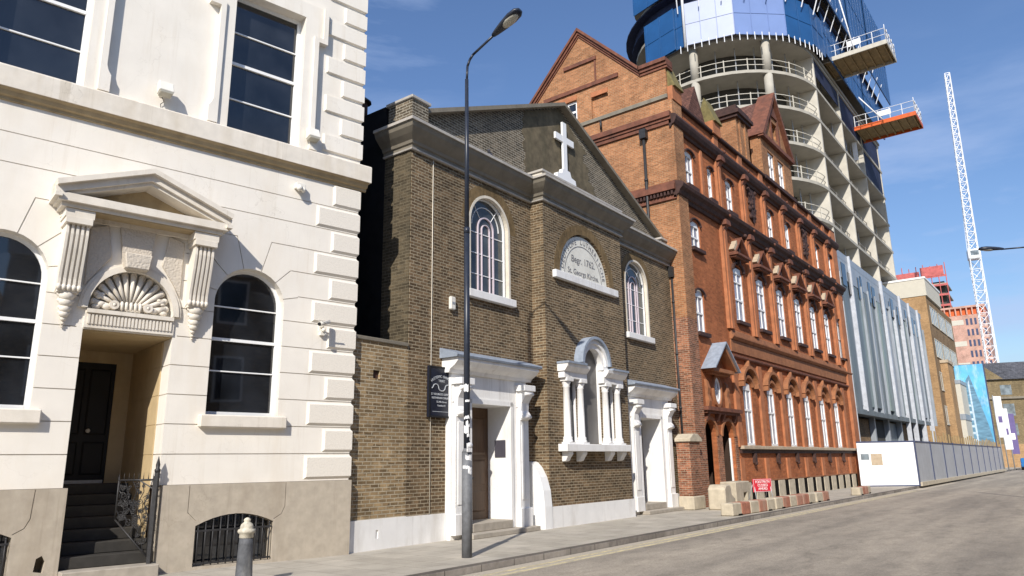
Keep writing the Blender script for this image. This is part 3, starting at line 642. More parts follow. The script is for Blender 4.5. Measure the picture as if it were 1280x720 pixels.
# iron gate standing half open in the porch
GT = root('iron_gate', W.matrix_world @ Vector((0, 0, 0)), 0, 'ornate black iron gate standing open at the foot of the porch steps', 'gate')
bpy.context.view_layer.update()
GT.location = W.matrix_world @ Vector((-3.55, -0.10, 0.17)); GT.rotation_euler = (0, 0, R_(-10.8 + 135))
mb = MB(); mb.box(-.03, .03, -.03, .03, 0, 1.42); mb.lathe([(.045, 1.42), (.05, 1.46), (.03, 1.48), (.035, 1.54), (.012, 1.64), (.002, 1.68)], seg=8); mb.build('post', 'iron', GT)
fr = MB()
LW = 0.64
zl = lambda x: 0.06 + 0.62 * x / LW
fr.tube((.05, 0, zl(.05)), (.05, 0, 1.36), .014, 6); fr.tube((LW, 0, zl(LW)), (LW, 0, 1.36), .014, 6); fr.tube((.03, 0, 1.30), (LW, 0, 1.30), .016, 6); fr.tube((.05, 0, zl(.05)), (LW, 0, zl(LW)), .014, 6); fr.tube((.05, 0, 1.16), (.30, 0, 1.30), .01, 5)
fr.build('frame', 'iron', GT)
mb = MB()
for i in range(8):
    x = .06 + .58 * i / 7; mb.tube((x, 0, 1.30), (x, 0, 1.42), .009, 6, r2=.001)
mb.build('finials', 'iron', GT)
mb = MB(); rr = random.Random(3)
for k in range(64):
    x = rr.uniform(.09, LW - .04); z = rr.uniform(zl(x) + .06, 1.24); r0 = rr.uniform(.025, .065); a0 = rr.uniform(0, 360)
    pts = []
    for i in range(13):
        t = i / 12; a = R_(a0 + 480 * t); r = r0 * (1 - .75 * t); pts.append((x + r * math.cos(a), rr.uniform(-.006, .006), z + r * math.sin(a)))
    mb.path(pts, .0055, 5)
    mb.ball(pts[-1], .014, u=6, v=4)
for i in range(5):
    x = .12 + .12 * i; pts = [(x + .05 * math.sin(t * 1.9 + i), 0, zl(x) + (1.28 - zl(x)) * t / 6) for t in range(7)]; mb.path(pts, .007, 5)
mb.build('scrollwork', 'iron', GT)

def wallbox(name, u, z, s, label, cat, F=W, kind='flood'):
    r = root(name, F.matrix_world @ Vector((u, 0, z)), math.degrees(F.rotation_euler[2]), label, cat)
    if kind == 'flood':
        mb = MB(); mb.box(-.03, .03, -.10 * s, 0, -.03, .03); mb.box(-.06, .06, -.02, 0, -.07, .07); mb.build('bracket', 'plastic', r)
        mb = MB(); mb.prism([(-.10 * s, .16 * s), (-.22 * s, .16 * s), (-.32 * s, -.06 * s), (-.12 * s, -.10 * s)], -.13 * s, .13 * s, 'x'); b = mb.build('housing', 'plastic', r, bev=.01)
        mb = MB(); mb.prism([(-.315 * s, -.066 * s), (-.31 * s, -.10 * s), (-.14 * s, -.13 * s), (-.125 * s, -.102 * s)], -.11 * s, .11 * s, 'x'); mb.build('lamp_glass', 'lamp_lens', b)
        mb = MB(); mb.path([(.0, -.01, -.07), (.03, -.03, -.16), (-.02, -.03, -.22), (.0, -.01, -.30)], .006, 5); mb.build('cable', 'iron', r)
    elif kind == 'sensor':
        mb = MB(); mb.box(-.10, .10, -.12, 0, -.03, .09); mb.build('base', 'plastic', r, bev=.01)
        mb = MB(); mb.ball((-.04, -.14, -.03), .065); mb.ball((.05, -.12, -.05), .05); mb.build('sensor_head', 'plastic', r)
    else:
        mb = MB(); mb.box(-.04, .04, -.02, 0, -.12, .02); mb.tube((0, -.02, -.04), (0, -.16, .0), .018); mb.build('bracket', 'plastic', r)
        a = Vector((.10, -.14, .06)); b = Vector((-.20, -.36, -.04)); d = (b - a).normalized()
        mb = MB(); mb.tube(a, b, .045, 10); mb.box(-.22, .1, -.36, -.33, .03, .035); hb = mb.build('camera_body', 'plastic', r)
        mb = MB(); mb.tube(b, b + d * .02, .034, 10); mb.build('lens', 'blackpaint', hb)
        mb = MB(); mb.ball((.02, -.10, -.10), .04); mb.box(-.03, .06, -.08, 0, -.20, -.12); mb.build('junction_box', 'plastic', r)
    return r
bpy.context.view_layer.update()
wallbox('floodlight', -4.06, 8.28, .95, 'cream floodlight on the stucco wall midway between the two upper windows', 'floodlight')
wallbox('floodlight', -1.20, 8.25, .95, 'cream floodlight beside the quoins at the foot of the right upper window', 'floodlight')
wallbox('motion_sensor', -1.36, 7.10, 1, 'small white sensor box just under the stucco band near the corner', 'sensor', kind='sensor')
wallbox('security_camera', -.74, 4.36, 1, 'white bullet security camera on the quoins right of the arched window', 'security camera', kind='cctv')

# ================================================================ CHURCH
CH = root('brick_church', (11.22, 11.72, 0), 1.0, 'dark brick church with a white cross on its gable and two white doorways', 'church')
CE = 14.1; BL, BR, BD = 4.8, 9.3, -0.43
def W1(cx): return archpts(cx, 5.90, 7.74, 0.86)
c = MB(); c.prism(W1(2.93), -.5, .24); c.prism(W1(11.17), -.5, .24)
c.box(1.92, 3.52, -.5, .62, -.2, 3.07); c.box(10.52, 12.12, -.5, .62, -.2, 3.07)
mb = MB(); mb.box(0, CE, 0, 14, 0, 9.05)
mb.build('wall', 'church', CH, cuts=[c])
# projecting centre bay with lunette recess and Venetian window
BC = 7.02
c = MB(); c.prism(archpts(BC, 6.98, 6.985, 1.42), -1, BD + .16)
c.prism(archpts(BC, 2.15, 4.42, .56), -1, BD + .26); c.box(BC - 1.32, BC - .80, -1, BD + .22, 2.15, 3.92); c.box(BC + .80, BC + 1.32, -1, BD + .22, 2.15, 3.92)
mb = MB(); mb.box(BL, BR, BD, 0.02, 0, 9.05); mb.build('centre_bay', 'church', CH, cuts=[c])
mb = MB(); mb.ring(BC, 6.985, 1.425, 1.72, BD - .006, BD + .05, 0, 180, 28); mb.build('brick_arch', 'rubbed', CH)
for cx in (2.93, 11.17):
    mb = MB(); mb.ring(cx, 7.74, .865, 1.14, -.006, .05, 0, 180, 24); mb.build('brick_arch', 'rubbed', CH)
# near-black flank and recessed return
mb = MB(); mb.box(-.02, 1.2, .90, 13.9, 0, 10.35); mb.build('flank_wall', 'tar', CH)
mb = MB(); mb.box(-.022, -.003, .012, .90, 4.28, 9.05); mb.build('sooty_return', 'soot', CH)  # veneer in darker brick puts the return's shade into the colour
# left corner pier above cornice
mb = MB(); mb.box(0, .56, .02, .84, 9.5, 10.30); p = mb.build('corner_pier', 'gable', CH)
mb = MB(); mb.box(-.05, .62, -.03, .90, 10.30, 10.38); mb.build('coping', 'cornice_edge', p, bev=.012)
mb = MB(); mb.box(13.5, 14.05, .02, .5, 9.5, 9.95); p = mb.build('corner_pier', 'gable', CH)
mb = MB(); mb.box(13.42, 14.12, -.03, .56, 9.95, 10.03); mb.build('coping', 'cornice_edge', p, bev=.012)
# cornice: profile swept along broken front incl. left return
def sweep(path, prof, name, mat, parent):
    """path: list of (u,d) corner points, outward to the left of travel (toward -d when moving +u); prof: (out,z)"""
    mb = MB(); n = len(path); rows = []
    for i, p in enumerate(path):
        p = Vector(p)
        dirs = []
        if i > 0: dirs.append((p - Vector(path[i - 1])).normalized())
        if i < n - 1: dirs.append((Vector(path[i + 1]) - p).normalized())
        nn = [Vector((d.y, -d.x)) for d in dirs]
        if len(nn) == 2:
            m = (nn[0] + nn[1]); m = m / (m.dot(nn[0]))
        else: m = nn[0]
        rows.append([mb.bm.verts.new((p.x + m.x * o, p.y + m.y * o, z)) for o, z in prof])
    for a, b in zip(rows, rows[1:]):
        for k in range(len(prof) - 1): mb.bm.faces.new((a[k], a[k + 1], b[k + 1], b[k]))
    mb.bm.faces.new(rows[0]); mb.bm.faces.new(rows[-1][::-1])
    return mb.build(name, mat, parent)
cp = [(0, .92), (0, 0), (BL, 0), (BL, BD), (BR, BD), (BR, 0), (CE, 0)]
co = sweep(cp, [(-.10, 8.98), (.06, 8.98), (.06, 9.05), (.10, 9.07), (.12, 9.14), (.24, 9.25), (.34, 9.36), (.38, 9.47), (-.10, 9.50)], 'cornice', 'cornice', CH)
sweep(cp, [(-.3, 9.505), (.38, 9.475), (.42, 9.475), (.42, 9.545), (-.3, 9.60)], 'lead_flashing', 'cornice_edge', co)
sweep(cp, [(-.05, 8.93), (.075, 8.93), (.085, 8.965), (-.05, 8.975)], 'lower_fillet', 'cornice_edge', co)
# block on bay corner
mb = MB(); mb.box(BL - .05, BR + .05, BD - .05, .2, 9.60, 9.80); b = mb.build('blocking_course', 'churchtrim', CH, bev=.012)
mb = MB(); mb.box(BL - .10, BR + .10, BD - .10, .25, 9.80, 9.86); mb.build('coping', 'cornice_edge', b)
# gable wall
GD = .35
gp = [(0.6, 9.4), (13.6, 9.4), (13.9, 10.0), (13.6, 10.25), (7.05, 13.0), (.55, 10.15)]
mb = MB(); mb.prism([(.3, 9.3), (13.8, 9.3), (13.8, 10.10), (7.05, 13.0), (.3, 10.05)], GD, GD + .35); gb = mb.build('gable', 'gable', CH)
mb = MB()
for s, e, ze in ((-1, .25, 10.02), (1, 13.95, 10.02)):
    mb.prism([(e, ze + .0), (7.05, 13.0), (7.05, 13.12), (e, ze + .12)], GD - .24, GD + .43)
mb.build('gable_coping', 'cornice', gb)
rr = random.Random(5)
M['rendered'] = plain('mossy_old_render', (0.125, 0.100, 0.062), 0.95, var=0.35, nscale=4, bmp=0.6, bscale=8, stain=(0.07, 0.062, 0.036), stainamt=0.8)
mb = MB(); pp = [(5.0, 9.5), (9.3, 9.5)]
for k in range(22):
    t = k / 21; z = 9.6 + 2.55 * t; pp.append((9.1 - .75 * t * t + rr.uniform(-.25, .25), z))
pp += [(7.05, 12.96), (5.05, 12.08)]
for k in range(16):
    t = k / 15; pp.append((5.02 + rr.uniform(-.08, .10), 11.95 - 2.3 * t))
mb.prism(pp, GD - .012, GD + .02); mb.build('rendered_patch', 'rendered', gb)
# church roof behind the gable
mb = MB(); mb.prism([(.7, 9.5), (.7, 10.0), (7.05, 12.85), (13.4, 10.0), (13.4, 9.5)], GD + .36, 13.8); mb.build('roof', 'slate', CH)
# cross
mb = MB(); cd = .22
mb.box(7.03, 7.25, cd, cd + .07, 10.62, 12.45)
mb.box(6.60, 7.68, cd + .002, cd + .068, 11.74, 11.96)
cr = mb.build('cross', 'white', CH)
mb = MB(); mb.prism([(6.58, 10.40), (7.70, 10.40), (7.66, 10.56), (7.42, 10.60), (7.34, 10.78), (6.94, 10.78), (6.86, 10.60), (6.62, 10.56)], cd - .03, cd + .12); mb.build('cross_base', 'white', cr)
# plaque
mb = MB(); mb.box(BC - 1.80, BC + 1.80, BD - .12, BD + .1, 6.76, 6.98); mb.build('plaque_sill', 'whitestone', CH, bev=.012)
mb = MB(); mb.prism(archpts(BC, 6.98, 6.985, 1.38, 28), BD + .07, BD + .15); pl = mb.build('plaque', 'plaque', CH)
mb = MB(); mb.ring(BC, 6.99, 1.05, 1.075, BD + .064, BD + .069, 0, 180, 28); mb.build('plaque_ring', 'plaqueink', pl)
L = []
txt = 'DEUTSCHE LUTHERISCHE'
for i, chh in enumerate(txt):
    if chh == ' ': continue
    a = R_(168 - 156 * i / (len(txt) - 1)); r = 1.20
    L.append(textmesh(chh, .22, 'plaqueink', None, (BC + r * math.cos(a), BD + .065, 6.99 + r * math.sin(a)), (PI / 2, PI / 2 - a, 0)))
joinmesh(L, 'lettering', pl)
textmesh('Begr. 1762.', .30, 'plaqueink', pl, (BC, BD + .065, 7.58)); textmesh('St. Georgs Kirche.', .24, 'plaqueink', pl, (BC, BD + .065, 7.19))
# arched church windows
for cx in (2.93, 11.17):
    d = .16; r = .80
    mb = MB(); mb.ring(cx, 7.74, .79, .862, -.012, .10, 0, 180, 26); mb.box(cx - .862, cx - .79, -.012, .10, 5.9, 7.74); mb.box(cx + .79, cx + .862, -.012, .10, 5.9, 7.74)
    mb.build('window_surround', 'churchtrim', CH)
    mb = MB(); mb.ring(cx, 7.74, .75, .80, d - .04, d + .03, 0, 180, 26); mb.box(cx - .80, cx - .75, d - .04, d + .03, 5.9, 7.74); mb.box(cx + .75, cx + .80, d - .04, d + .03, 5.9, 7.74); mb.box(cx - .75, cx + .75, d - .04, d + .03, 5.9, 5.96)
    for z in (6.42, 6.98, 7.54): mb.box(cx - .75, cx + .75, d - .01, d + .02, z - .011, z + .011)
    for a in (50, 130):
        a = R_(a); mb.tube((cx + .36 * math.cos(a), d, 7.70 + .36 * math.sin(a)), (cx + .76 * math.cos(a), d, 7.74 + .76 * math.sin(a)), .011, 5)
    mb.ring(cx, 7.74, .555, .572, d - .012, d + .02, 0, 180, 22)
    wn = mb.build('arched_window', 'whitepaint', CH)
    mb = MB(); mb.ring(cx, 7.70, .30, .335, d - .03, d + .03, 0, 180, 18); mb.box(cx - .335, cx - .30, d - .03, d + .03, 5.96, 7.70); mb.box(cx + .30, cx + .335, d - .03, d + .03, 5.96, 7.70)
    mb.ring(cx, 7.66, .15, .175, d - .03, d + .03, 0, 180, 16); mb.box(cx - .175, cx - .15, d - .03, d + .03, 5.96, 7.66); mb.box(cx + .15, cx + .175, d - .03, d + .03, 5.96, 7.66)
    mb.build('mauve_tracery', 'purple', wn)
    mb = MB(); mb.prism(archpts(cx, 5.92, 7.74, .78), d + .01, d + .02); mb.build('pane', 'glass_green', wn)
    mb = MB(); mb.box(cx - .97, cx + .97, -.13, .14, 5.70, 5.90); mb.build('window_sill', 'whitestone', CH, bev=.012)
# doorways
def doorway(uc, closed=False):
    u0, u1 = uc - .76, uc + .76
    o = MB(); o.box(u0 - .72, u0, -.16, .0, 0.0, 3.05); o.box(u1, u1 + .72, -.16, .0, .0, 3.05); o.box(u0 - .72, u1 + .72, -.16, 0, 3.05, 3.72)
    o.box(u0 - .10, u0, -.19, -.16, .12, 3.15); o.box(u1, u1 + .10, -.19, -.16, .12, 3.15); o.box(u0 - .10, u1 + .10, -.19, -.16, 3.05, 3.17)
    o.box(u0 - .035, u0, .001, .60, .1, 3.04); o.box(u1, u1 + .035, .001, .60, .1, 3.04); o.box(u0, u1, .001, .60, 3.04, 3.065)
    sr = o.build('door_surround', 'whitestone', CH)
    for s in (-1, 1):
        uu = uc + s * 1.23
        mb = MB(); mb.box(uu - .20, uu + .20, -.26, -.16, .12, 2.75); mb.box(uu - .25, uu + .25, -.31, -.16, .10, .55); mb.box(uu - .13, uu + .13, -.28, -.26, .75, 2.6)
        mb.build('pilaster', 'whitestone', sr, bev=.01)
        mb = MB(); mb.prism([(-.16, 2.72), (-.30, 2.72), (-.36, 2.78), (-.36, 2.86), (-.29, 2.95), (-.31, 3.15), (-.42, 3.32), (-.46, 3.45), (-.16, 3.45)], uu - .16, uu + .16, 'x')
        for zz, yy in ((2.80, -.33), (3.38, -.42)): mb.tube((uu - .19, yy, zz), (uu + .19, yy, zz), .05, 10)
        mb.build('console', 'whitestone', sr)
        mb = MB(); mb.box(uu - .24, uu + .24, -.48, -.16, 3.45, 3.60); mb.box(uu - .20, uu + .20, -.2, -.16, 3.05, 3.45); mb.build('console_cap', 'whitestone', sr, bev=.008)
    mb = MB(); mb.prism([(0, 3.72), (-.22, 3.72), (-.26, 3.80), (-.40, 3.88), (-.50, 3.98), (-.50, 4.05), (0, 4.05)], uc - 1.62, uc + 1.62, 'x'); mb.build('hood', 'whitestone', sr)
    mb = MB(); mb.prism([(0, 4.052), (-.54, 4.052), (-.56, 4.10), (-.54, 4.13), (0, 4.30)], uc - 1.70, uc + 1.70, 'x'); mb.build('lead_roof', 'lead', sr)
    mb = MB(); mb.box(u0 - .35, u1 + .75, -.52, .60, 0, .11); mb.build('doorstep', 'step', CH, bev=.012)
    mb = MB(); mb.box(u0, u1, -.22, .60, .11, .30); mb.build('doorstep', 'step', CH, bev=.012)
    mb = MB(); mb.box(u0, u1, .56, .60, .30, 3.04)
    for (a, b) in ((u0 + .12, uc - .06), (uc + .06, u1 - .12)):
        for zl_, zh in ((.48, 1.0), (1.12, 1.75), (1.87, 2.8)): mb.frus((a, b, zl_, zh), (a + .05, b - .05, zl_ + .05, zh - .05), .56, .535)
    dr = mb.build('panelled_door', 'wood' if not closed else 'darkwood', CH)
    mb = MB(); mb.ball((uc + .1, .53, 1.3), .035, u=8, v=6); mb.build('door_handle', 'iron', dr)
doorway(2.72); doorway(11.32, True)
mb = MB(); mb.box(3.455, 3.462, -.02, .32, 1.80, 2.22); nb = mb.build('notice_board', 'ink', CH)
# plinth runs
for (a, b, y, z) in ((-.02, 1.22, -.05, .58), (4.22, BL, -.05, .55), (BR, 9.84, -.05, .52), (12.82, CE, -.05, .5)):
    mb = MB(); mb.box(a, b, y, .0, 0, z); mb.build('plinth', 'whitestone', CH)
mb = MB(); mb.box(BL - .04, BR + .04, BD - .05, BD, 0, .53); mb.build('plinth', 'whitestone', CH)
mb = MB(); mb.prism([(0, 0), (-.50, 0), (-.50, .55), (-.46, .95), (-.36, 1.28), (-.22, 1.52), (-.08, 1.66), (0, 1.68)], 4.46, 4.795, 'x'); mb.build('corner_buttress', 'whitepaint', CH)
# Venetian window
v = MB()
for s in (-1, 1):
    a, b = sorted((BC + s * .52, BC + s * 1.62)); v.box(a - .04, b + .04, BD - .20, BD, 3.92, 4.10)
    v.prism([(BD, 4.10), (BD - .24, 4.10), (BD - .34, 4.22), (BD - .36, 4.30), (BD, 4.30)], a - .08 if s < 0 else a, b if s < 0 else b + .08, 'x')
v.ring(BC, 4.42, .48, .62, BD - .16, BD, 0, 180, 22); v.ring(BC, 4.42, .62, .74, BD - .22, BD, 0, 180, 22)
v.box(BC - .74, BC - .48, BD - .2, BD, 4.30, 4.42); v.box(BC + .48, BC + .74, BD - .2, BD, 4.30, 4.42)
v.box(BC - .93, BC - .50, BD - .1, BD, 3.94, 4.30); v.box(BC + .50, BC + .93, BD - .1, BD, 3.94, 4.30)
vw = v.build('venetian_window', 'whitestone', CH)
mb = MB()
for s in (-1, 1):
    a = BC + s * .74; b = BC + s * 1.72; mb.box(a, b, BD - .40, BD, 4.302, 4.36)
mb.ring(BC, 4.42, .742, .82, BD - .30, BD, 0, 180, 22); mb.build('lead_flashing', 'lead', vw)
for x in (-1.42, -.70, .70, 1.42):
    mb = MB(); cu = BC + x; y = BD - .09
    mb.lathe([(.15, 2.15), (.15, 2.22), (.125, 2.26), (.135, 2.30), (.103, 2.34), (.10, 2.9), (.092, 3.66), (.112, 3.68), (.096, 3.72), (.125, 3.78), (.14, 3.83)], cu, y, 16)
    mb.box(cu - .16, cu + .16, y - .15, BD, 3.83, 3.92); mb.box(cu - .17, cu + .17, y - .15, BD, 2.12, 2.18); mb.build('column', 'whitestone', vw)
mb = MB(); mb.prism(archpts(BC, 2.15, 4.42, .55), BD + .09, BD + .10); mb.build('pane', 'blind', vw)
for s in (-1, 1):
    a, b = sorted((BC + s * .81, BC + s * 1.31)); mb = MB(); mb.box(a, b, BD + .09, BD + .10, 2.16, 3.91); mb.build('pane', 'glass', vw)
mb = MB()
for a, b, zt in ((BC - .56, BC - .53, 4.42), (BC + .53, BC + .56, 4.42), (BC - 1.32, BC - 1.29, 3.9), (BC - .83, BC - .80, 3.9), (BC + .80, BC + .83, 3.9), (BC + 1.29, BC + 1.32, 3.9)): mb.box(a, b, BD + .002, BD + .088, 2.16, zt)
mb.ring(BC, 4.42, .53, .56, BD + .002, BD + .088, 0, 180, 18); mb.build('window_lining', 'whitestone', vw)
mb = MB(); mb.box(BC - 1.78, BC + 1.78, BD - .30, BD, 1.93, 2.13); mb.build('window_sill', 'whitestone', vw, bev=.012)
for x in (-1.5, -.78, .78, 1.5):
    mb = MB(); mb.prism([(BD, 1.93), (BD - .24, 1.93), (BD - .24, 1.86), (BD - .16, 1.76), (BD - .12, 1.68), (BD, 1.66)], BC + x - .11, BC + x + .11, 'x'); mb.build('corbel', 'whitestone', vw, bev=.015)
# drainpipes
mb = MB(); mb.tube((13.98, -.10, .5), (13.98, -.10, 8.6), .055, 10); mb.prism([(13.86, 8.5), (14.10, 8.5), (14.16, 8.9), (13.80, 8.9)], -.22, -.02)
for z in (1.5, 3.5, 5.5, 7.5): mb.tube((13.98, -.10, z), (13.98, -.10, z + .08), .07, 10)
mb.build('drainpipe', 'iron', CH)
mb = MB(); mb.tube((.72, -.012, .6), (.72, -.012, 8.9), .010, 6); mb.build('conductor_cable', 'churchtrim', CH)

# side wall (yellow brick) between stucco building and church
LWL = root('side_wall', CH.location, 1.0, 'yellow brick side wall with dark coping and white plinth joining the stucco building to the church', 'wall')
mb = MB(); mb.box(-1.58, -.004, -.004, .33, .58, 4.20); mb.build('wall', 'lowbrick', LWL, cuts=[MB().box(-1.02, -.83, -.1, .1, 3.42, 3.60)])
mb = MB(); mb.box(-1.58, -.03, -.045, .37, 4.20, 4.28); mb.build('coping', 'cornice', LWL, bev=.01)
mb = MB(); mb.box(-1.575, -.022, -.05, .0, 0, .59); mb.build('plinth', 'whitestone', LWL, cuts=[MB().box(-.87, -.80, -.2, -.02, .22, .38)])
mb = MB(); mb.box(-1.01, -.84, .05, .09, 3.43, 3.59); mb.build('air_brick', 'terradark', LWL)

# notice board on church
NB = root('notice_board', CH.matrix_world @ Vector((1.05, 0, 3.24)), 1.0, 'tall navy board with pale lettering on the brick beside the first church door', 'sign')
bpy.context.view_layer.update(); NB.location = CH.matrix_world @ Vector((1.0, 0, 3.26))
mb = MB(); mb.box(-.42, .42, -.09, -.03, -.58, .58); bd = mb.build('board', 'board', NB)
mb = MB()
for a, b, c_, d_ in ((-.42, .42, -.58, -.545), (-.42, .42, .545, .58), (-.42, -.385, -.545, .545), (.385, .42, -.545, .545)): mb.box(a, b, -.105, -.091, c_, d_)
mb.build('frame', 'blackpaint', NB)
L = []
for i, chh in enumerate('HISTORIC CHAPELS'):
    if chh == ' ': continue
    a = R_(128 - 76 * i / 15); L.append(textmesh(chh, .085, 'greyletter', None, (.52 * math.cos(a), -.094, -.17 + .52 * math.sin(a)), (PI / 2, PI / 2 - a, 0)))
joinmesh(L, 'lettering', NB)
textmesh('TRUST', .075, 'greyletter', NB, (0, -.094, .245))
mb = MB(); pts = []
for k in range(9): a = R_(180 - 180 * k / 8); pts.append((-.2 + .09 * math.cos(a), -.098, .10 + .07 * math.sin(a)))
for k in range(1, 9): a = R_(180 + 180 * k / 8); pts.append((0 + .11 * math.cos(a), -.098, .10 + .08 * math.sin(a)))
for k in range(1, 9): a = R_(180 - 180 * k / 8); pts.append((.2 + .09 * math.cos(a), -.098, .10 + .07 * math.sin(a)))
mb.path([(-.33, -.098, .07)] + pts + [(.33, -.098, .07)], .012, 6); mb.build('emblem', 'greyletter', NB)
for i, (tx, s_) in enumerate((("ST GEORGE'S GERMAN", .068), ('LUTHERAN CHURCH', .068), ('55 Alie Street', .06), ('London E1', .06))): textmesh(tx, s_, 'greyletter', NB, (0, -.094, -.06 - .085 * i))
mb = MB(); mb.box(-.30, .30, -.094, -.091, -.455, -.445); mb.build('rule_line', 'greyletter', NB)
AL = root('alarm_box', CH.matrix_world @ Vector((1.40, 0, 5.42)), 1.0, 'small cream alarm box on the church brickwork left of the lamp post', 'alarm box')
mb = MB(); mb.box(-.09, .09, -.09, 0, -.16, .16); mb.build('cover', 'plastic', AL, bev=.02)
mb = MB(); mb.box(-.05, .05, -.095, -.089, -.03, .03); mb.build('badge', 'galv', AL)
# vent pipe and flue behind the corner pier
VP = root('vent_pipe', CH.matrix_world @ Vector((1.35, .7, 10.3)), 1.0, 'white vent pipe with a bracket arm on the church roof behind the corner pier', 'pipe')
mb = MB(); mb.tube((0, 0, -.3), (0, 0, .42), .07, 10); mb.build('pipe', 'plastic', VP)
mb = MB(); mb.tube((.12, 0, .36), (-.72, 0, .24), .018, 6); mb.build('arm', 'galv', VP)
FL = root('roof_flue', CH.matrix_world @ Vector((.15, 2.0, 10.35)), 1.0, 'dark capped flue on the black flank wall beside the stucco corner', 'chimney')
mb = MB(); mb.tube((0, 0, 0), (0, 0, .52), .13, 12); mb.build('pipe', 'terradark', FL)
mb = MB(); mb.lathe([(.23, .52), (.22, .56), (.10, .66), (.02, .70)], seg=12); mb.build('cowl', 'iron', FL)
def pigeon(u, d, z, rz, label):
    P = root('pigeon', CH.matrix_world @ Vector((u, d, z)), rz, label, 'bird', 'pigeons on the church cornice')
    mb = MB(); mb.ball((0, 0, .12), .085, (1.6, .85, .9)); mb.ball((.13, 0, .21), .045); mb.tube((.09, 0, .16), (.13, 0, .21), .05, 8, .035)
    mb.tube((-.10, 0, .12), (-.26, 0, .08), .05, 6, .03); mb.tube((.17, 0, .21), (.205, 0, .20), .012, 5, .003)
    for s in (-1, 1): mb.tube((.01, s * .03, .06), (.02, s * .03, 0), .007, 5)
    mb.build('body', 'pigeon', P)
pigeon(2.75, -.18, 9.56, 200, 'grey pigeon on the left stretch of the church cornice')
pigeon(4.62, -.12, 9.56, 20, 'grey pigeon in the angle beside the centre bay of the church cornice')
# ================================================================ ORANGE BRICK BUILDING
RB = root('brick_school_building', (24.6, 11.5, 0), 0, 'tall orange red brick Victorian building with many white windows and a side gable', 'building')
X0, X1 = 0.6, 24.2
FW = [6.60, 9.42, 12.22, 15.02, 17.72, 20.42]         # first-floor windows
PL = [5.10, 8.0, 10.82, 13.6, 16.4, 19.1, 21.8]        # pilasters
TW = [(2.2, .8), (4.3, .5), (6.45, .8), (11.9, .75), (14.6, .75), (20.0, .75), (22.8, .6)]
GW = [6.50, 9.42, 12.15, 14.85, 17.6, 20.35]
c = MB()
for u in FW: c.prism(archpts(u, 7.55, 9.85, .55, 10, .55), -.5, .28)
for u, ww in TW: c.prism(archpts(u, 12.62, 14.0, ww / 2, 8, .4), -.5, .2)
for u in GW: c.prism(archpts(u, 2.22, 4.55, .5, 10, .8), -.5, .28)
c.prism(archpts(2.3, 9.95, 10.95, .45, 8, .4), -.5, .2); c.prism(archpts(2.2, 6.50, 8.0, .42, 10, .8), -.5, .2); c.prism(archpts(23.1, 7.6, 9.8, .4, 8, .4), -.5, .2)
c.prism(archpts(2.2, .1, 2.55, .60, 12), -.5, .21); c.prism(archpts(3.95, .1, 2.55, .60, 12), -.5, .21)
mb = MB(); mb.box(X0 + .004, X1, 0, 9, 0, 15.9); mb.build('wall', 'red', RB, cuts=[c, MB().box(1.3, 4.75, .20, 2.0, .1, 3.2)])
mb = MB(); mb.box(4.70, 4.745, .22, 1.98, .12, 3.18); mb.box(1.31, 4.69, 1.95, 1.98, .12, 3.18); mb.build('porch_lining', 'darkwood', RB)  # dark lining puts the porch's shade into its walls
# paler side wall with gable toward the church
sp = [(.02, 7.0), (.02, 17.6), (1.35, 17.6), (4.1, 20.55), (6.85, 17.6), (9, 17.6), (9, 7.0)]
c = MB(); c.prism([(4.35, 16.1), (5.35, 16.1), (5.35, 17.35), (4.35, 17.35)], X0 - .5, X0 + .25, 'x'); c.prism([(2.75, 16.1), (3.6, 16.1), (3.6, 17.15), (3.18, 17.35), (2.75, 17.15)], X0 - .5, X0 + .10, 'x')
mb = MB(); mb.prism(sp, X0 - .02, X0 + .4, 'x'); sw = mb.build('side_gable', 'redside', RB, cuts=[c])
mb = MB(); mb.box(X0 - .022, X0 + .35, .02, 9, 0, 6.996); mb.build('side_wall', 'redrough', RB)
mb = MB()
for o0, o1, e in ((0, .16, .20), (.16, .30, .12), (.34, .42, .07)):
    mb.prism([(1.15, 17.75 - o0), (4.1, 20.80 - o0), (4.1, 20.80 - o1), (1.15, 17.75 - o1)], X0 - e, X0 + .45, 'x'); mb.prism([(7.05, 17.75 - o0), (4.1, 20.80 - o0), (4.1, 20.80 - o1), (7.05, 17.75 - o1)], X0 - e - .002, X0 + .45, 'x')
    mb.box(X0 - e, X0 + .45, -.08, 1.18, 17.75 - o1, 17.75 - o0)
mb.build('gable_coping', 'terra', sw)
mb = MB(); mb.box(X0 - .10, X0, 2.2, 6.1, 17.72, 17.90); mb.box(X0 - .10, X0, 3.25, 4.95, 18.95, 19.12); mb.box(X0 - .06, X0, 3.28, 3.36, 17.9, 19.0); mb.build('string_mouldings', 'terra', sw)
mb = MB(); mb.box(X0 - .10, X0, .0, 6.8, 15.98, 16.14); mb.build('stone_string', 'cornice', sw)
mb = MB(); mb.box(X0 - .15, X0, -.1, 8.9, 14.98, 15.10); mb.box(X0 - .22, X0, -.1, 8.9, 15.10, 15.32); mb.box(X0 - .10, X0, -.1, 8.9, 14.82, 14.98); mb.build('upper_cornice', 'terra', sw)
mb = MB(); mb.box(X0 - .10, X0, -.1, 8.9, 11.62, 11.76); mb.box(X0 - .24, X0, -.1, 8.9, 11.98, 12.22); mb.box(X0 - .16, X0, -.1, 8.9, 12.22, 12.34)
mb.build('lower_cornice', 'terra', sw)
mb = MB()
for i in range(60): y = .0 + .15 * i; mb.box(X0 - .19, X0, y, y + .08, 11.80, 11.98)
mb.build('dentils', 'terradark', sw)
mb = MB(); mb.box(X0 - .05, X0 - .02, 2.75, 3.6, 17.20, 17.42); mb.build('brick_lintel', 'redpil', sw)
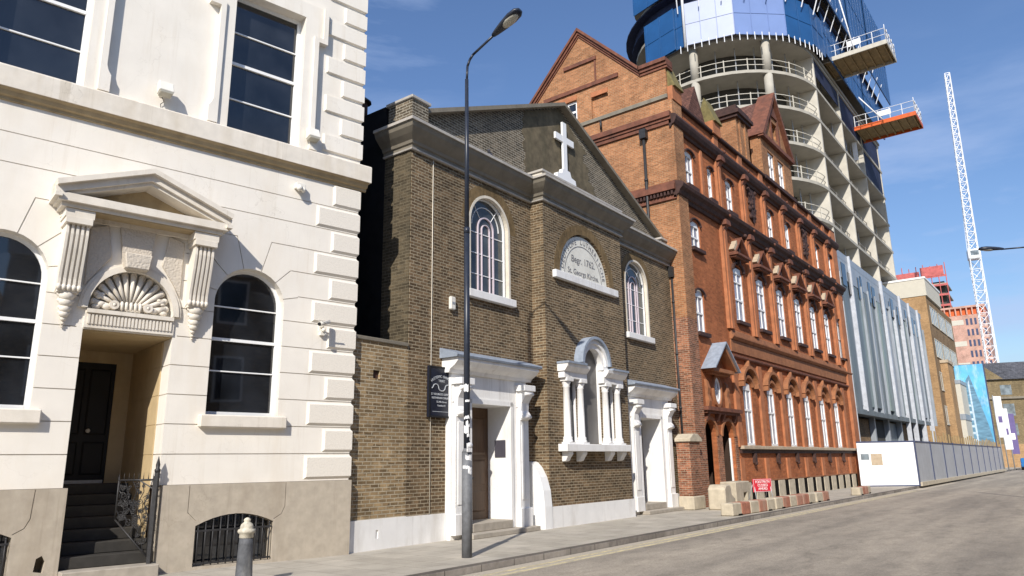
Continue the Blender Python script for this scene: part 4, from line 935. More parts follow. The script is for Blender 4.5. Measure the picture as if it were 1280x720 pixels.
mb = MB(); mb.box(X0 - .05, X0 - .02, 4.35, 5.35, 17.36, 17.60); mb.build('brick_lintel', 'redpil', sw)
# side window
mb = MB()
for (a, b, z0, z1) in ((4.35, 4.45, 16.1, 17.35), (5.25, 5.35, 16.1, 17.35), (4.45, 5.25, 17.25, 17.35), (4.45, 5.25, 16.1, 16.2), (4.45, 5.25, 16.8, 16.9), (4.82, 4.88, 16.2, 17.25)): mb.box(X0 + .06, X0 + .14, a, b, z0, z1)
wn = mb.build('sash_window', 'whitepaint', RB); mb = MB(); mb.box(X0 + .10, X0 + .12, 4.4, 5.3, 16.15, 17.3); mb.build('pane', 'glass', wn)
# drainpipe on the side wall
mb = MB(); mb.tube((X0 - .15, 1.12, 7), (X0 - .15, 1.12, 14.6), .065, 8); mb.box(X0 - .28, X0 - .02, .98, 1.26, 14.45, 14.85)
for z in (8.5, 10.5, 12.6): mb.tube((X0 - .15, 1.12, z), (X0 - .15, 1.12, z + .1), .085, 8)
mb.tube((X0 - .15, 3.10, 15.5), (X0 - .15, 3.10, 15.9), .05, 8); mb.build('drainpipe', 'iron', RB)
# corner pier (two-step) on the front
mb = MB(); mb.box(X0 - .024, 1.45, -.16, .3, 6.9, 15.88); mb.build('corner_pier', 'redside', RB)
mb = MB(); mb.box(X0 - .024, 1.45, -.16, .3, 0.0, 6.896); mb.build('corner_pier', 'redrough', RB)
# pilasters
for i, u in enumerate(PL):
    mb = MB(); mb.box(u - .27, u + .27, -.14, 0, 7.05, 11.6); mb.box(u - .12, u + .12, -.19, -.14, 7.05, 11.5); mb.build('pilaster', 'redpil', RB)
    mb = MB(); mb.box(u - .24, u + .24, -.12, 0, 12.36, 14.6); mb.box(u - .10, u + .10, -.17, -.12, 12.36, 14.6); mb.box(u - .24, u + .24, -.10, 0, 15.3, 15.88); mb.build('pilaster', 'redpil', RB)
    mb = MB(); mb.box(u - .22, u + .22, -.10, 0, 2.15, 5.7); mb.build('pilaster', 'redpil', RB)
    mb = MB(); mb.box(u - .20, u + .20, -.07, 0, .78, 1.70); mb.build('pilaster', 'redpil', RB)
    for z in (11.62, 14.62):
        mb = MB(); mb.box(u - .25, u + .25, -.36, 0, z, z + .22); mb.prism([(0, z - .25), (-.16, z - .25), (-.22, z - .12), (-.30, z), (0, z)], u - .16, u + .16, 'x'); mb.ball((u, -.46, z + .40), .08, (1.1, .6, 1)); mb.build('capital', 'terra', RB)
mb = MB(); mb.box(23.2, X1, -.16, 0, 0, 15.88); mb.build('corner_pier', 'redpil', RB)
for u in (3.35,):
    mb = MB(); mb.box(u - .10, u + .10, -.08, 0, 12.36, 14.6); mb.build('pilaster', 'redpil', RB)
# cornices along the front
def hcor(z, prof, name, mat, u0=X0 - .1, u1=X1 + .1):
    mb = MB(); mb.prism([(0, z + prof[0][1])] + [(-o, z + h) for o, h in prof] + [(0, z + prof[-1][1])], u0, u1, 'x'); return mb.build(name, mat, RB)
hcor(11.66, [(.10, 0), (.14, .12), (.22, .16), (.28, .30), (.40, .40), (.44, .52), (.36, .62), (.05, .72)], 'main_cornice', 'terradark')
hcor(14.66, [(.08, 0), (.12, .10), (.22, .14), (.30, .28), (.34, .40), (.30, .52), (.05, .60)], 'upper_cornice', 'terradark')
hcor(15.88, [(.12, 0), (.16, .05), (.16, .13), (.02, .18)], 'parapet_coping', 'terradark', 1.4, 11.4)
hcor(15.88, [(.12, 0), (.16, .05), (.16, .13), (.02, .18)], 'parapet_coping', 'terradark', 16.5, X1)
mb = MB(); i = 0; u = 1.6
while u < X1 - .2: mb.box(u, u + .13, -.19, 0, 11.80, 11.94); u += .27
mb.build('dentils', 'terra', RB)
# string courses
hcor(6.62, [(.10, 0), (.16, .06), (.20, .10), (.20, .16), (.12, .20), (.08, .40), (.02, .44)], 'string_course', 'terrabrown', 5.0, X1 + .06)
hcor(6.10, [(.05, 0), (.05, .5)], 'string_course', 'terrabrown', 5.0, X1 + .02)
hcor(5.82, [(.10, 0), (.15, .05), (.15, .12), (.06, .16)], 'string_course', 'terra', 5.0, X1 + .04)
mb = MB(); mb.box(5.0, 23.4, -.22, 0, 2.06, 2.20); mb.build('stone_ledge', 'cream', RB, bev=.015)
mb = MB(); mb.box(5.05, 23.3, -.10, 0, 1.90, 2.056)
for u in GW: mb.box(u - .10, u + .10, -.14, 0, 1.50, 1.90); mb.ball((u, -.10, 1.48), .09, u=8, v=5)
mb.build('sill_brackets', 'terradark', RB)
# windows
def rwin(u, wd, zb, zt, rails, d=.16, name='sash_window', sill='terradark', fr=.10, nz=.4):
    mb = MB(); h = wd / 2
    mb.box(u - h, u - h + fr, d - .05, d + .06, zb, zt); mb.box(u + h - fr, u + h, d - .05, d + .06, zb, zt); mb.box(u - h + fr, u + h - fr, d - .05, d + .06, zb, zb + .1); mb.box(u - h + fr, u + h - fr, d - .05, d + .06, zt - .05, zt + h * nz)
    mb.box(u - .025, u + .025, d - .03, d + .04, zb + .1, zt)
    for z, t in rails: mb.box(u - h + fr, u + h - fr, d - .045, d + .04, z - t / 2, z + t / 2)
    o = mb.build(name, 'whitepaint', RB)
    mb = MB(); mb.box(u - h + .02, u + h - .02, d + .005, d + .015, zb + .02, zt); mb.build('pane', 'glass_pale', o)
    mb = MB(); mb.box(u - h - .12, u + h + .12, -.16, 0.1, zb - .14, zb); mb.build('sill', sill, o)
    return o
for u in FW:
    rwin(u, 1.08, 7.55, 9.8, [(8.55, .09), (9.35, .06)], d=.09)
for u, ww in TW: rwin(u, ww - .02, 12.62, 14.0, [(13.3, .07)], d=.10, fr=.08)
for u in GW: rwin(u, .98, 2.22, 4.6, [(3.7, .08)], d=.09, nz=.5, sill='cream')
rwin(2.3, .88, 9.95, 10.95, [(10.45, .07)], d=.10, fr=.08); rwin(2.2, .82, 6.5, 8.0, [(7.3, .07)], d=.10, fr=.08, nz=.7); rwin(23.1, .78, 7.6, 9.8, [(8.8, .07)], d=.10, fr=.08)
# gabled hoods over first-floor windows
for u in FW:
    mb = MB()
    mb.prism([(u + .82, 10.62), (u, 11.42), (u, 11.30), (u + .74, 10.56)], -.34, 0); mb.prism([(u - .80, 10.56), (u, 11.36), (u, 11.28), (u - .72, 10.54)], -.30, 0)
    mb.box(u - .82, u + .82, -.40, 0, 10.46, 10.56); mb.box(u - .74, u + .74, -.30, 0, 10.38, 10.46)
    hd = mb.build('window_hood', 'terra', RB)
    mb = MB(); mb.prism([(u - .84, 10.72), (u - .38, 11.20), (u - .34, 11.02), (u - .70, 10.66)], -.24, 0); mb.build('hood_slope', 'cream', hd)  # pale stone tone carries the sunlight on the left slope
    mb = MB(); mb.prism([(u - .7, 10.56), (u + .7, 10.56), (u, 11.28)], -.10, 0); mb.ball((u, -.14, 10.8), .16, (1, .5, 1)); mb.ball((u, -.50, 11.44), .09)
    mb.build('tympanum', 'terradark', hd)
    mb = MB(); mb.ring(u, 9.86, .56, .70, -.10, 0, 0, 180, 14, .62); mb.box(u - .07, u + .07, -.18, 0, 10.15, 10.38); mb.build('label_arch', 'terradark', hd)
# ogee double arches over ground-floor windows
for u in GW:
    mb = MB()
    for (r0, r1, dd) in ((.52, .64, -.12), (.80, .94, -.24)):
        mb.ring(u, 4.60 if r0 < .6 else 4.72, r0, r1, dd, 0, 12, 168, 16, .92)
    mb.prism([(u - .16, 5.50), (u + .16, 5.50), (u + .05, 5.72), (u, 5.82), (u - .05, 5.72)], -.20, 0)
    for s in (-1, 1): mb.box(u + s * .87 - .10, u + s * .87 + .10, -.24, 0, 4.66, 4.86)
    h = mb.build('window_hood', 'terrabrown', RB)
    mb = MB(); mb.ring(u, 4.62, .645, .79, -.05, 0, 10, 170, 14, .95); mb.build('hood_recess', 'terradark', h)
for u, ww in TW:
    mb = MB(); mb.ring(u, 14.02, ww / 2, ww / 2 + .10, -.10, 0, 0, 180, 10, .45); mb.build('label_arch', 'terradark', RB)
for u, z in ((2.3, 10.97), (2.2, 8.02), (23.1, 9.8)):
    mb = MB(); mb.ring(u, z, .44, .53, -.08, 0, 0, 180, 10, .55); mb.build('label_arch', 'terradark', RB)
# blackened ornament panels between pilasters
rr = random.Random(11)
for u in (9.3, 17.7):
    mb = MB()
    for k in range(26): mb.ball((u + rr.uniform(-.45, .45), -.02, 13.0 + rr.uniform(0, 1.5)), rr.uniform(.07, .15), (1, .9, 1), 7, 5)
    mb.prism([(u - .5, 14.6), (u + .5, 14.6), (u + .3, 13.1), (u, 12.8), (u - .3, 13.1)], -.06, 0)
    mb.build('ornament_panel', 'terradark', RB)
# aedicule with oval window over the twin entrance
mb = MB(); mb.ring(3.10, 4.30, .24, .33, -.05, .02, 0, 360, 20, 1.75); mb.box(3.08, 3.12, -.04, .0, 3.8, 4.8); mb.box(2.85, 3.35, -.04, .0, 4.28, 4.32); o = mb.build('oval_window', 'whitepaint', RB)
mb = MB(); mb.ring(3.10, 4.30, .01, .25, -.02, -.01, 0, 360, 20, 1.75); mb.build('pane', 'glass_pale', o)
mb = MB(); mb.ring(3.10, 4.30, .331, .42, -.10, 0, 0, 360, 20, 1.6); mb.box(2.05, 4.15, -.42, 0, 4.98, 5.12); mb.box(2.2, 4.0, -.28, 0, 4.90, 4.98)
mb.prism([(2.1, 5.12), (4.1, 5.12), (3.1, 6.0)], -.10, 0); mb.prism([(4.3, 5.10), (3.1, 6.12), (3.1, 5.94), (4.1, 5.10)], -.5, 0)
mb.prism([(1.9, 5.10), (3.1, 6.12), (3.1, 5.94), (2.1, 5.10)], -.5, 0)
ae = mb.build('aedicule', 'terrabrown', RB)
for s in (-1, 1):
    mb = MB(); mb.prism([(-.0, 3.65), (-.12, 3.65), (-.16, 3.85), (-.10, 4.1), (-.14, 4.35), (-.08, 4.6), (0, 4.7)], 3.1 + s * .95 - .11, 3.1 + s * .95 + .11, 'x'); mb.build('scroll', 'terrabrown', ae)
for s in (-1, 1):
    mb = MB(); mb.prism([(3.1 + s * 1.30, 5.06), (3.1, 6.20), (3.1, 6.13), (3.1 + s * 1.22, 5.06)], -.60, 0); mb.build('lead_roof', 'lead', ae)
mb = MB(); mb.box(1.55, 5.0, -.30, 0, 3.48, 3.62); mb.box(1.65, 4.9, -.2, 0, 3.38, 3.48)
for u in (1.9, 2.9, 3.4, 4.6): mb.prism([(0, 3.38), (-.20, 3.38), (-.08, 3.10), (0, 3.05)], u - .08, u + .08, 'x')
mb.build('entrance_ledge', 'terra', RB)
for u in (2.2, 3.95):
    mb = MB(); mb.ring(u, 2.55, .605, .72, -.07, 0, 0, 180, 16); mb.build('entrance_arch', 'terrabrown', RB)
    mb = MB(); mb.box(u - .50, u + .50, 1.88, 1.94, .1, 2.6); mb.build('door', 'darkwood', RB)
for u, wv in ((3.07, .24), (1.42, .14), (4.75, .14)):
    mb = MB(); mb.box(u - wv, u + wv, -.03, .0, .80, 2.6); mb.build('entrance_pier', 'redrough' if u != 3.1 else 'redpil', RB)
    mb = MB(); mb.box(u - wv - .02, u + wv + .02, -.12, .0, 0, .80); mb.build('pier_base', 'paleblock', RB, bev=.03)
mb = MB(); mb.box(4.48, 4.54, .12, .19, .1, 2.5); mb.build('white_door_edge', 'whitepaint', RB)
mb = MB(); mb.box(1.3, 5.0, -.30, 1.1, 0, .1); mb.build('entrance_step', 'step', RB)
# basement: pale piers with dark lights between
mb = MB(); mb.box(5.0, X1 - .02, .0, .02, 0, .78)
mb.box(5.0, X1, -.03, .0, .74, .80); mb.build('basement_band', 'terrabrown', RB)
u = 5.1
while u < X1 - .3:
    mb = MB(); mb.frus((u, u + .86, 0, .74), (u + .02, u + .84, 0, .71), 0, -.035); mb.build('basement_pier', 'paleblock', RB)
    if u + 1.4 < X1 - .3:
        mb = MB(); mb.box(u + .87, u + 1.39, -.012, -.002, .05, .72); mb.build('basement_light', 'hole', RB)
    u += 1.40
# parapet gablets
for u in (1.05, 5.1):
    mb = MB(); mb.box(u - .42, u + .42, -.20, .45, 15.9, 16.5); p = mb.build('parapet_pier', 'redpil', RB)
    mb = MB(); mb.prism([(-.30, 16.5), (.62, 16.5), (.16, 17.75)], u - .36, u + .50, 'x'); mb.build('gablet', 'mossy', p)
# dormer gable
mb = MB(); mb.box(11.5, 16.4, -.06, .5, 15.9, 18.35); mb.prism([(11.5, 18.35), (16.4, 18.35), (13.95, 21.45)], -.06, .5)
c = MB()
for u in (12.95, 14.55): c.box(u - .5, u + .5, -.5, .12, 16.2, 17.75)
c.box(13.35, 14.55, -.5, .15, 18.9, 19.9)
dg_ = mb.build('dormer_gable', 'redside', RB, cuts=[c])
mb = MB()
for s in (-1, 1): mb.prism([(13.95 + s * 2.65, 18.30), (13.95, 21.72), (13.95, 21.42), (13.95 + s * 2.35, 18.30)], -.30, .62)
mb.box(11.35, 16.55, -.28, 0, 18.20, 18.42); mb.build('gable_coping', 'terra', dg_)
mb = MB(); mb.box(11.45, 16.45, -.18, 0, 15.86, 16.06); mb.build('dormer_sill', 'terradark', dg_)
mb = MB(); mb.box(13.25, 13.42, -.14, 0, 18.5, 20.2); mb.box(14.48, 14.65, -.14, 0, 18.5, 20.2); mb.prism([(13.2, 20.2), (14.7, 20.2), (13.95, 20.9)], -.14, 0); mb.build('gable_niche', 'terra', dg_)
for u in (12.95, 14.55):
    mb = MB(); z0, z1 = 16.2, 17.75
    for a, b, e, f in ((u - .5, u - .4, z0, z1), (u + .4, u + .5, z0, z1), (u - .4, u + .4, z0, z0 + .1), (u - .4, u + .4, z1 - .1, z1), (u - .4, u + .4, 16.95, 17.05), (u - .03, u + .03, z0 + .1, z1 - .1)): mb.box(a, b, .02, .10, e, f)
    o = mb.build('sash_window', 'whitepaint', dg_); mb = MB(); mb.box(u - .45, u + .45, .07, .08, z0 + .05, z1 - .05); mb.build('pane', 'glass_pale', o)
mb = MB(); mb.prism([(11.5, 18.3), (16.4, 18.3), (13.95, 21.4)], .5, 6); mb.build('dormer_roof', 'rooftile', RB)
# main roof and small hipped roof
mb = MB(); mb.prism([(.4, 15.6), (4.5, 19.6), (8.8, 15.6)], X0 + .4, X1 - .05, 'x'); mb.build('roof', 'rooftile', RB)
mb = MB(); mb.prism([(2.4, 16.0), (4.4, 16.0), (3.4, 17.7)], -.0, 2.5, 'y'); mb.build('small_dormer_roof', 'rooftile', RB)
# chimney stack
mb = MB(); mb.box(8.5, 10.1, .1, 1.2, 15.6, 18.5); mb.box(8.8, 9.0, .04, .1, 15.9, 18.2); mb.box(9.5, 9.7, .04, .1, 15.9, 18.2); ck = mb.build('chimney_stack', 'redside', RB)
mb = MB(); mb.box(8.35, 10.25, -.05, 1.35, 18.2, 18.36); mb.box(8.25, 10.35, -.15, 1.45, 18.36, 18.55); mb.box(8.4, 10.2, 0, 1.3, 18.55, 18.85); mb.build('chimney_cap', 'terradark', ck)
mb = MB(); mb.box(8.0, 9.2, 6.0, 7.2, 15.6, 19.4); mb.build('chimney_stack', 'redrough', RB)
# gate pier in front of the church end
GP = root('gate_pier', (24.50, 11.36, 0), 0, 'short mottled brick gate pier with a stone cap between church and orange building', 'gate pier')
mb = MB(); mb.box(-.42, .42, -.25, .25, .45, 2.28); mb.build('shaft', 'redrough', GP)
mb = MB(); mb.box(-.48, .48, -.30, .28, 0, .45); mb.build('base', 'paleblock', GP, bev=.03)
mb = MB(); mb.prism([(-.50, 2.28), (.50, 2.28), (.50, 2.40), (.2, 2.56), (-.2, 2.56), (-.50, 2.40)], -.32, .28); mb.build('cap', 'paleblock', GP, bev=.02)
# kerbside barriers and sign
def barrier(x, y, L, rz, label, cols, h=.42):
    B = root('concrete_barrier', (x, y, 0), rz, label, 'barrier', 'low barriers along the kerb')
    n = len(cols); seg = L / n
    for i, cc in enumerate(cols):
        mb = MB(); x0 = -L / 2 + seg * i + .004; x1 = -L / 2 + seg * (i + 1) - .004
        mb.prism([(-.20, 0), (.20, 0), (.19, h), (-.19, h)], x0, x1, 'x'); mb.build('block', cc, B, bev=.03)
    for s in (-.35, .35): 
        mb = MB(); mb.box(s * L - .12, s * L + .12, -.23, .23, 0, .05); mb.build('foot_slot', 'hole', B)
barrier(23.6, 9.0, 3.4, -2, 'nearest low red and white barrier block, in front of the red sign', ['paleblock', 'redplastic', 'paleblock', 'redplastic', 'paleblock'], .37)
barrier(27.7, 8.98, 4.4, 0, 'middle low red and white barrier block along the kerb', ['paleblock', 'redplastic', 'paleblock', 'redplastic', 'redplastic', 'paleblock'], .37)
barrier(31.0, 9.0, 1.7, 0, 'short dark red barrier block, third along the kerb from the sign', ['paleblock', 'redplastic'], .36)
barrier(37.6, 8.95, 2.6, 3, 'last low red and white barrier block, beside the white hoarding', ['paleblock', 'redplastic', 'redplastic', 'paleblock'], .34)
SG = root('road_works_sign', (27.0, 9.75, 0), -24, 'red rectangular sign with white lettering standing behind the barriers', 'sign')
mb = MB(); mb.box(-.46, .46, -.02, .02, .50, .96); mb.build('plate', 'signred', SG, bev=.01)
mb = MB()
for s in (-1, 1): mb.tube((s * .38, .03, .9), (s * .42, -.12, 0), .018, 6); mb.tube((s * .38, .03, .9), (s * .42, .40, 0), .018, 6)
mb.build('frame', 'galv', SG)
mb = MB()
for a, b, z0, z1 in ((-.44, .44, .935, .945), (-.44, .44, .515, .525), (-.44, -.43, .525, .935), (.43, .44, .525, .935)): mb.box(a, b, -.024, -.021, z0, z1)
mb.build('border', 'white', SG)
for t_, z in (('FOOTPATH', .85), ('CLOSED', .73), ('AHEAD', .61)): textmesh(t_, .135, 'white', SG, (0, -.026, z))
CB = root('concrete_block', (25.3, 10.5, 0), 6, 'pale concrete block with a sloping top in front of the entrance', 'concrete block')
mb = MB(); mb.prism([(-.9, 0), (.3, 0), (.3, .35), (-.1, .5), (-.2, .82), (-.7, .82), (-.9, .7)], -.3, .3); mb.build('body', 'paleblock', CB, bev=.04)
CB = root('concrete_block', (27.2, 10.85, 0), 2, 'pale concrete block with a square notch, left of the red sign', 'concrete block')
mb = MB(); mb.box(-.75, .75, -.3, .3, 0, .86); mb.build('body', 'paleblock', CB, cuts=[MB().box(.05, .42, -.5, .5, -.1, .45)], bev=.03)
# ================================================================ GREY CLAD BUILDING
GB = root('zinc_clad_building', (49.0, 11.5, 0), 0, 'grey zinc clad building with tall vertical fins and slit windows', 'building')
mb = MB(); mb.box(0, 30, .25, 2.4, 4.6, 14.6); mb.build('wall', 'zinc', GB)
mb = MB(); mb.box(0, 30, .02, 2.45, 14.6, 15.1); mb.build('parapet', 'zincpale', GB)
mb = MB(); mb.box(0, 26, 1.1, 2.4, 0, 4.6); mb.build('recessed_ground_floor', 'brownbrick', GB)
mb = MB(); mb.box(0, 26.5, -.05, 1.3, 4.35, 4.68); mb.build('soffit_band', 'zinc', GB)
rr = random.Random(21)
u = .4; i = 0
while u < 29.6:
    wv = rr.choice([.8, 1.1, 1.5]); o = rr.uniform(0, .18)
    mb = MB(); mb.box(u, u + wv - .10, o, .26, 4.68 + rr.choice([0, 0, .3]), 13.2); mb.build('cladding_panel', ('zinc', 'zinc', 'zincpale', 'zinc', 'zinc_green')[i % 5], GB)
    mb = MB(); mb.box(u + wv - .09, u + wv - .01, .20, .245, 5, 13.2); mb.build('slit_window', 'glass', GB)
    mb = MB(); mb.box(u, u + wv - .05, .03, .26, 13.26, 14.6); mb.build('top_panel', 'zincpale', GB)
    if i % 3 != 0:
        z = 12.3 + rr.uniform(0, .5); mb = MB(); mb.box(u + .06, u + wv * .7, -.005, .02, z, z + 1.55); mb.build('window', 'glass', GB)
    u += wv; i += 1
for u, wv, zb, m_ in ((.35, .08, 0, 'fin'), (3.3, .16, 4.6, 'fin'), (6.1, .06, 4.6, 'zincpale'), (8.0, .07, 4.6, 'zincpale'), (10.2, .06, 4.6, 'zincpale'), (12.7, .26, 4.6, 'fin'), (15.2, .07, 4.6, 'zincpale'), (17.0, .10, 0, 'fin'), (19.7, .16, 2.5, 'fin'), (21.8, .07, 4.6, 'zincpale'), (23.6, .16, 0, 'fin'), (25.8, .07, 4.6, 'zincpale'), (27.7, .18, 2.5, 'fin'), (29.7, .12, 4.4, 'zincpale')):
    mb = MB(); mb.box(u - wv / 2, u + wv / 2, -.04 - wv * .5, .24, zb, 15.13 if wv > .12 else 13.5); mb.build('fin', m_, GB)
for u in (2.2, 7.0, 11.5, 16.0, 21.0, 25.5):
    mb = MB(); mb.box(u - .15, u + .15, .4, .75, 0, 4.35); mb.build('column', 'zincpale', GB)
rr = random.Random(4)
for k in range(5):
    mb = MB(); mb.box(2.4 + 4.6 * k, 6.8 + 4.6 * k, .76, .82, .1, 4.2); mb.build('shopfront_screen', ('brownbrick', 'core', 'zinc')[k % 3], GB)
# ================================================================ TOWER UNDER CONSTRUCTION
TW_ = root('unfinished_tower', (0, 0, 0), 0, 'tall round-ended concrete tower under construction with open floors and blue screens', 'tower')
TX, TY, TR = 61.3, 22.2, 8.0
XE = 86.0
def outline(off=0, n=22, back=True, xe=XE):
    r = TR + off; pts = [(xe + off, TY - r)]
    pts += [(TX + r * math.cos(R_(-90 - 180 * i / n)), TY + r * math.sin(R_(-90 - 180 * i / n))) for i in range(n + 1)]
    pts += [(xe + off, TY + r)]
    return pts
FZ = [35.9 - 3.1 * k for k in range(11)]
for k, z in enumerate(FZ):
    mb = MB(); mb.prism(outline(0), z - .26, z, 'z'); sl = mb.build('floor_slab', 'concrete', TW_)
    if k:
        full = outline(-.18, 26)
        for nm, seg, off_, rad, mt_, st in (('edge_railing', [(x, y) for x, y in full[1:-1]][:20], 0, .034, 'rail', 1.9), ('flank_railing', [(TX + .3, TY - TR + .55), (XE - .6, TY - TR + .55)], 0, .032, 'raildark', 2.2)):
            r = MB(); pts = seg
            for h in (.55, 1.05): r.path([(x, y, z + h) for x, y in pts], rad, 4)
            acc = 0; nxt = 0
            for a, b in zip(pts, pts[1:]):
                L = math.hypot(b[0] - a[0], b[1] - a[1])
                while nxt <= acc + L:
                    t = (nxt - acc) / L; x = a[0] + (b[0] - a[0]) * t; y = a[1] + (b[1] - a[1]) * t; r.tube((x, y, z), (x, y, z + 1.15), rad * 1.4, 5); nxt += st
                acc += L
            r.build(nm, mt_, TW_)
    if z > 1 and k:
        for x in (61.3, 69.3, 77.3, 85.5):
            mb = MB(); mb.box(x - .14, x + .14, TY - TR + .04, TY - TR + 3.1, z, z + 2.84); mb.build('cross_wall', 'crosswall', TW_)
        for az in (16.5, 22.2):
            a = math.radians(az); dx, dy = math.cos(a), math.sin(a); bq = TX * dx + TY * dy; dd = TX * TX + TY * TY - (TR - .35) ** 2; t = bq - math.sqrt(max(0, bq * bq - dd))
            mb = MB(); mb.tube((t * dx, t * dy, z), (t * dx, t * dy, z + 2.84), .36, 14); mb.build('column', 'concrete', TW_)
        mb = MB(); a = R_(-150); mb.tube((TX + 5 * math.cos(a), TY + 5 * math.sin(a), z), (TX + 5 * math.cos(a), TY + 5 * math.sin(a), z + 2.84), .3, 8)
        for q in range(7):
            a = R_(-95 - 14 * q); x, y = TX + 6.6 * math.cos(a), TY + 6.6 * math.sin(a); mb.tube((x, y, z), (x, y, z + 2.84), .05, 5)
        mb.build('prop', 'galv', TW_)
mb = MB(); mb.prism(outline(-2.6), .1, 46, 'z'); mb.build('core', 'core', TW_)
mb = MB(); mb.prism(outline(.1), 35.95, 36.2, 'z'); mb.build('floor_slab', 'soffit', TW_)
for z in (39.0, 42.1, 45.2, 48.3): mb = MB(); mb.prism(outline(0), z - .26, z, 'z'); mb.build('floor_slab', 'soffit', TW_)
rr = random.Random(77)
for k, z in enumerate(FZ[1:8]):
    mb = MB()
    for i in range(16):
        x = rr.uniform(62, 85); y = TY - TR + rr.uniform(.7, 2.3); mb.tube((x, y, z), (x, y, z + 2.84), .05, 5)
    mb.build('prop', 'galv', TW_)
    for i in range(4):
        x = rr.uniform(62, 83); w2_ = rr.uniform(.6, 1.8); mb = MB(); mb.box(x, x + w2_, TY - TR + 1.2, TY - TR + 2.0, z, z + rr.uniform(.4, 1.3)); mb.build('stacked_material', rr.choice(['ply', 'craneW', 'core']), TW_)
for (a, b, z) in ((61.6, 69.1, 32.9), (69.5, 77.1, 32.9), (77.5, 85.3, 32.9), (77.5, 85.3, 29.8)):
    mb = MB(); mb.box(a, b, TY - TR + .10, TY - TR + .14, z + (1.2 if a < 65 else 0), z + 2.75); mb.build('safety_netting', 'navy', TW_)
# blue edge-protection screens: faceted tiers
def azpt(az, off):
    a = math.radians(az); dx, dy = math.cos(a), math.sin(a); r = TR + off
    bq = TX * dx + TY * dy; dd = TX * TX + TY * TY - r * r; disc = bq * bq - dd
    t = bq - math.sqrt(max(0, disc)); return (t * dx, t * dy)
def screen(p, q, z0, z1, mat, th=.10):
    p = Vector((p[0], p[1], 0)); q = Vector((q[0], q[1], 0)); d = (q - p).normalized(); n = Vector((d.y, -d.x, 0))
    if n.dot(p - Vector((TX if p.x < TX else p.x, TY, 0))) < 0: n = -n
    mb = MB(); v = [p, q, q - n * th, p - n * th]; mb.prism([(a.x, a.y) for a in v], z0, z1, 'z'); o = mb.build('screen_panel', mat, TW_)
    L = (q - p).length; m2 = MB(); nrib = max(1, int(L / 1.25))
    for i in range(nrib + 1):
        a = p + d * (L * i / nrib) + n * .03; m2.tube((a.x, a.y, z0), (a.x, a.y, z1), .03, 4)
    for h in (.5,): a = p + n * .02; b = q + n * .02; m2.tube((a.x, a.y, z0 + (z1 - z0) * h), (b.x, b.y, z0 + (z1 - z0) * h), .02, 4)
    m2.build('screen_frame', mat, o); return o
LO = .7; az = [25.9, 22.8, 18.7, 14.75, 12.9]; pl_ = [azpt(a, LO) for a in az]; mats = ['bluewrap', 'palewrap', 'midblue', 'bluewrap']  # lighter facets: reflections put into the panel colours
Z0, Z1 = 35.75, 39.7
zoff = [0, 0, 0, 0]
for (p, q, m_) in zip(pl_, pl_[1:], mats): screen(p, q, Z0, Z1, m_)
fl = [(TX + 1.4, TY - TR - LO), (69, TY - TR - LO), (77, TY - TR - LO), (86.4, TY - TR - LO)]
screen(pl_[-1], fl[0], Z0 + .3, Z1, 'bluewrap')
for p, q, m_ in zip(fl, fl[1:], ('bluewrap', 'bluewrap', 'bluewrap')): screen(p, q, Z0 + .9, Z1 + .9, m_)
back = [azpt(25.9, LO), (TX - 8.7, TY + .8), (TX - 7.8, TY + 4)]
for p, q in zip(back, back[1:]): screen(p, q, Z0, Z1, 'bluewrap')
UP = 1.5; r2 = TR + UP
up = [(TX + r2 * math.cos(R_(a)), TY + r2 * math.sin(R_(a))) for a in (150, 180, 208, 232, 252, 270)] + [(70, TY - r2), (79, TY - r2), (88.2, TY - r2)]
for i, (p, q) in enumerate(zip(up, up[1:])): screen(p, q, 40.9 if i < 5 else 41.4, 51, 'midblue' if i in (3,) else 'bluewrap')
mb = MB(); mb.prism(outline(.35), 39.75, 39.85, 'z'); mb.build('screen_deck', 'navy', TW_)
mb = MB(); mb.prism(outline(.9), 40.75, 40.88, 'z'); mb.build('screen_deck', 'navy', TW_)
mb = MB(); mb.prism(outline(.15), 39.86, 40.74, 'z'); mb.build('netting', 'navy', TW_)  # near-black ring puts the shadowed recess between tiers into colour
m2 = MB()
for i in range(24):
    a = R_(178 + 92 * i / 23); m2.tube((TX + (TR + .8) * math.cos(a), TY + (TR + .8) * math.sin(a), 38.9), (TX + (TR + 1.6) * math.cos(a + .03), TY + (TR + 1.6) * math.sin(a + .03), 41.6), .05, 5) if i % 3 == 0 else None
    m2.tube((TX + (TR + .75) * math.cos(a), TY + (TR + .75) * math.sin(a), 35.1), (TX + (TR + .75) * math.cos(a), TY + (TR + .75) * math.sin(a), 35.8), .04, 4)
for i in range(12): x = TX + 2 * i; m2.tube((x, TY - TR - .8, 39.8), (x + .2, TY - TR - 1.6, 42.0), .04, 5)
m2.build('screen_struts', 'craneW', TW_)
m2 = MB(); m2.tube((TX - 9.6, TY - .5, 35), (TX - 9.6, TY - .5, 46), .12, 6); m2.build('mast_pole', 'craneW', TW_)
